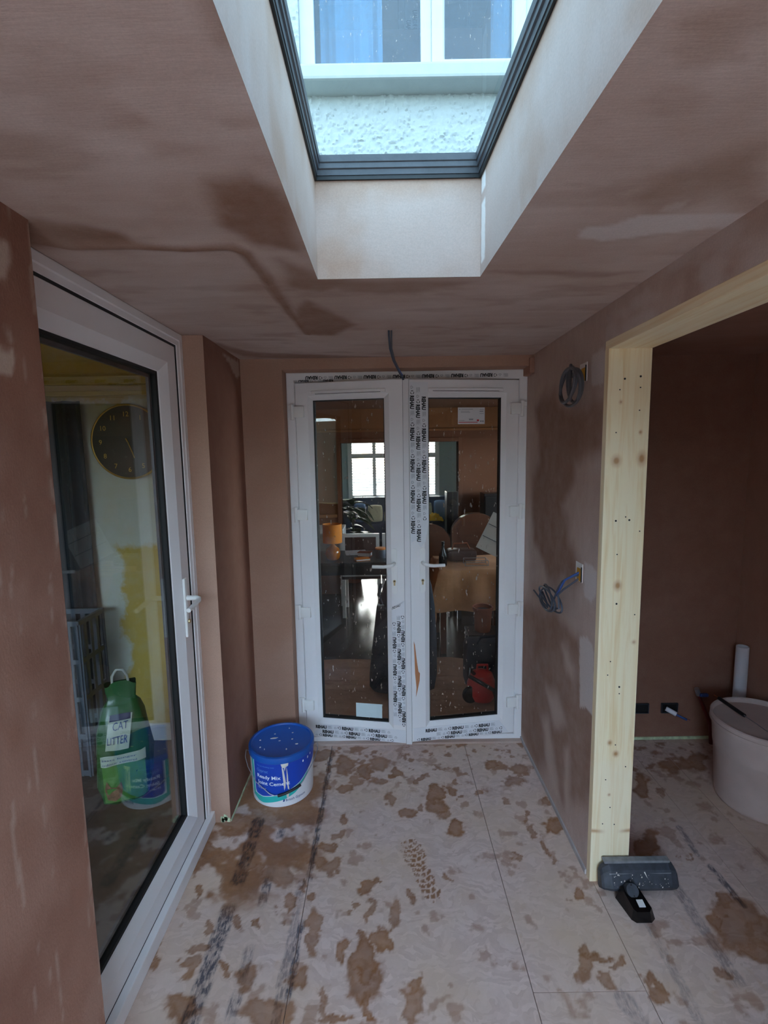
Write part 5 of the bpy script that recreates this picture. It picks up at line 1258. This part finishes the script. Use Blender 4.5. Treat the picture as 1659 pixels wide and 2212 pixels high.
# table under dust sheet
dt_ = thing('dining_table', 'table hidden beneath a peach dust sheet', 'table', (.76, 4.38, DZ))
MB().box(-.30, .36, -.30, .30, .70, .74, .004).build('tabletop', M['wood_mid'], dt_)
for a, b in ((-.26,-.26),(.32,-.26),(-.26,.26),(.32,.26)): MB().box(a-.025, a+.025, b-.025, b+.025, 0, .70).build('leg', M['wood_mid'], dt_)
ds = MB(); n = 40; V = []
for j in range(n+1):
    for i in range(n+1):
        u = -.62+i/n*1.30; v = -.66+j/n*1.2
        ox = max(0, -.31-u)+max(0, u-.37); oy = max(0, -.31-v)+max(0, v-.31)
        drop = min(.52, (ox**2+oy**2)**.5); x = max(-.31, min(.37, u)); y = max(-.31, min(.31, v)); s_ = .07*min(1, drop*4)
        ph = math.atan2(v, u)*11
        x += math.copysign(s_*(.55+.35*math.sin(ph)), u)*(1 if ox else 0); y += math.copysign(s_*(.55+.35*math.sin(ph)), v)*(1 if oy else 0)
        V.append((x, y, .748-drop+(.012*math.sin(u*17)*math.sin(v*13) if (ox or oy) else .006*abs(math.sin(u*9+v*7)))))
ds.add(V, [(j*(n+1)+i, j*(n+1)+i+1, (j+1)*(n+1)+i+1, (j+1)*(n+1)+i) for j in range(n) for i in range(n)])
o = ds.build('dust_sheet', M['dust_sheet'], None, True, (.76, 4.38, DZ+.004)); tag(o, 'peach dust sheet draped over the dining table', 'dust sheet', 'dust sheets in the dining room')
ac = thing('armchair', 'brown leather armchair behind the covered table', 'armchair', (1.02, 5.22, DZ))
MB().box(-.28, .28, -.25, .25, .12, .42, .05).build('seat', M['wood_mid'], ac, True); bb = MB(); n = 20
arch = [(-.27,.40)]+[(.27*math.cos(PI-PI*k/n), .86+.22*math.sin(PI-PI*k/n)) for k in range(n+1)]+[(.27,.40)]
bb.prism(arch, lambda a, b: (a, .16, b), lambda a, b: (a, .26, b)); bb.build('backrest', M['wood_mid'], ac)
for a in (-.24,.24):
    for b in (-.2,.2): MB().box(a-.02, a+.02, b-.02, b+.02, 0, .12).build('foot', M['black_wood'], ac)
tb_ = thing('tool_bag', 'dark patterned bag lying on the peach dust sheet', 'bag', (.70, 4.45, DZ+.766))
MB().box(-.13, .14, -.09, .09, 0, .10, .03).build('bag_body', M['brown_leather'], tb_, True); MB().tube([(-.08,0,.09), (-.06,0,.15), (.06,0,.155), (.09,0,.09)], .008, 8).build('carry_handle', M['terracotta'], tb_, True)
wb = thing('white_board', 'bright white board leaning at the right of the covered table', 'board', (1.0, 4.34, DZ+.770), math.radians(-22))
wb.rotation_euler = (0, math.radians(24), math.radians(-22)); wb.location = (.96, 4.34, DZ+.832)
bdm = MB().box(-.15, .15, -.006, .006, 0, .36, .002, Matrix.Rotation(math.radians(-14), 4, 'X')).build('panel', M['white_gloss'], wb)
for k in range(2): MB().box(-.14, .14, -.011, -.006, .12+.12*k, .126+.12*k, 0, Matrix.Rotation(math.radians(-14), 4, 'X')).build('rail', M['crate_grey'], wb)
wk = thing('wire_basket', 'low wire basket on the front of the peach dust sheet', 'basket', (.80, 4.22, DZ+.766))
for z in (.006, .05): MB().tube([(-.10,-.06,z), (.10,-.06,z), (.10,.06,z), (-.10,.06,z)], .003, 6, closed=True).build('hoop', M['wire_steel'], wk)
for a, b in ((-.10,-.06),(.10,-.06),(.10,.06),(-.10,.06)): MB().tube([(a,b,.004), (a,b,.05)], .003, 6).build('upright', M['wire_steel'], wk)
bt = thing('wine_bottle', 'dark glass bottle standing on the left of the covered table', 'bottle', (.51, 4.22, DZ+.766))
MB().lathe([(0,0),(.033,0),(.036,.01),(.036,.10),(.014,.15),(.013,.20),(0,.20)], seg=28).build('glass_body', M['gloss_black'], bt, True); MB().lathe([(0,.20),(.0145,.20),(.0145,.215),(0,.215)], seg=20).build('cap', M['gasket'], bt)
# stool, vacuum cleaner, bags, floor sheets
po = thing('plant_pot', 'brown clay pot on a low black stool behind the red vacuum cleaner', 'pot', (.78, 3.80, DZ+.321))
MB().lathe([(0,0),(.06,0),(.075,.17),(.082,.18),(.082,.20),(.07,.20),(.065,.02),(0,.02)], seg=36).build('body', M['terracotta'], po, True); MB().lathe([(0,.165),(.066,.17)], seg=24).build('soil', M['black_wood'], po)
sto = thing('low_stool', 'low black stool carrying the brown clay pot', 'stool', (.78, 3.80, DZ+.031))
MB().box(-.13, .13, -.11, .11, .265, .29, .004).build('seat', M['black_wood'], sto)
for a, b in ((-.11,-.09),(.11,-.09),(-.11,.09),(.11,.09)): MB().box(a-.015, a+.015, b-.015, b+.015, 0, .265).build('leg', M['black_wood'], sto)
vc = thing('vacuum_cleaner', 'small red vacuum cleaner with a black wheel on the dust sheet', 'vacuum cleaner', (.66, 3.24, DZ+.031))
MB().lathe([(0,.01),(.08,.01),(.10,.05),(.10,.12),(.075,.19),(.03,.215),(0,.22)], seg=36).build('drum', M['red_plastic'], vc, True)
wv = MB().lathe([(0,-.018),(.055,-.018),(.06,-.01),(.06,.01),(.055,.018),(0,.018)], seg=28).build('wheel', M['gloss_black'], vc, True); wv.location = (-.085,-.05,.062); wv.rotation_euler = (PI/2, 0, .35)
wv2 = MB().lathe([(0,-.018),(.055,-.018),(.06,-.01),(.06,.01),(.055,.018),(0,.018)], seg=28).build('wheel', M['gloss_black'], vc, True); wv2.location = (.105,.02,.062); wv2.rotation_euler = (PI/2, 0, .35)
MB().tube([(-.05,-.02,.19), (-.09,-.05,.24), (-.10,-.06,.20), (-.02,-.11,.17), (.06,-.11,.12), (.09,-.11,.03)], .014, 10).build('hose', M['gloss_black'], vc, True)
MB().tube([(-.03,.0,.21), (-.03,.0,.25), (.04,.0,.25), (.04,.0,.21)], .010, 8).build('carry_handle', M['red_plastic'], vc, True)
bkp = thing('black_holdall', 'black holdall heaped behind the red vacuum cleaner', 'bag', (.74, 3.46, DZ+.031))
MB().box(-.17, .17, -.08, .08, 0, .36, .06).build('bag_body', M['navy_bag'], bkp, True); MB().tube([(-.08,-.06,.34), (-.06,-.09,.40), (.06,-.09,.41), (.09,-.06,.34)], .010, 8).build('carry_handle', M['navy_bag'], bkp, True)
nb = thing('tall_bag', 'tall dark navy bag with a strap standing behind the meeting stiles', 'bag', (.11, 3.42, DZ+.031))
n = 18; V = []; prof_ = [(0,.20,.09),(.02,.235,.12),(.12,.245,.13),(.40,.235,.12),(.62,.21,.10),(.78,.17,.07),(.90,.13,.04)]
for z, a, b in prof_: V += [(a*math.copysign(abs(math.cos(2*PI*k/n))**.7, math.cos(2*PI*k/n))*(1+.03*math.sin(k*3+z*9))+.06*z, b*math.copysign(abs(math.sin(2*PI*k/n))**.7, math.sin(2*PI*k/n)), z) for k in range(n)]
MB().add(V, [(i*n+k, i*n+(k+1) % n, (i+1)*n+(k+1) % n, (i+1)*n+k) for i in range(len(prof_)-1) for k in range(n)]+[tuple(range(n-1, -1, -1)), tuple((len(prof_)-1)*n+k for k in range(n))]).build('bag_body', M['navy_bag'], nb, True)
MB().tube([(-.14,-.10,.82), (-.16,-.13,.75), (-.13,-.145,.66), (-.04,-.14,.64)], .012, 8).build('strap', M['navy_bag'], nb, True); MB().box(-.17, -.12, -.165, -.14, .64, .69, .004).build('buckle', M['gloss_black'], nb)
def floor_sheet(x0, x1, y0, y1, seed, mat, label):
    nx, ny = 70, 60; xs = np.linspace(x0, x1, nx+1); ys = np.linspace(y0, y1, ny+1); X, Y = np.meshgrid(xs, ys)
    Z = .006+.05*np.abs(fbm(X*3.2+Y*1.3, Y*5, seed)-.5)**1.2*2+.02*smooth(.5,.6,fbm(X*2, Y*9, seed+5))
    ed = np.minimum(np.minimum(X-x0, x1-X), np.minimum(Y-y0, y1-Y)); Z = .004+(Z-.004)*smooth(0, .1, ed)
    Z = .004+(Z-.004)*.022/max(.022, float((Z-.004).max()))
    X = X+.05*(fbm(Y*3, X*0+seed, 3)-.5); Y = Y+.12*(fbm(X*2.5, Y*0+seed, 9)-.5)
    P = np.stack([X.ravel(), Y.ravel(), DZ+Z.ravel()], 1).tolist()
    i = (np.arange(ny)[:, None]*(nx+1)+np.arange(nx)[None, :]).ravel(); F = np.stack([i, i+1, i+nx+2, i+nx+1], 1).tolist()
    return tag(MB().add(P, F).build('dust_sheet', M[mat], smooth_=True), label, 'dust sheet', 'dust sheets in the dining room')
floor_sheet(-1.2, 1.8, 2.90, 4.0, 3, 'dust_sheet_pale', 'rumpled pale dust sheet spread on the floor beyond the doors')
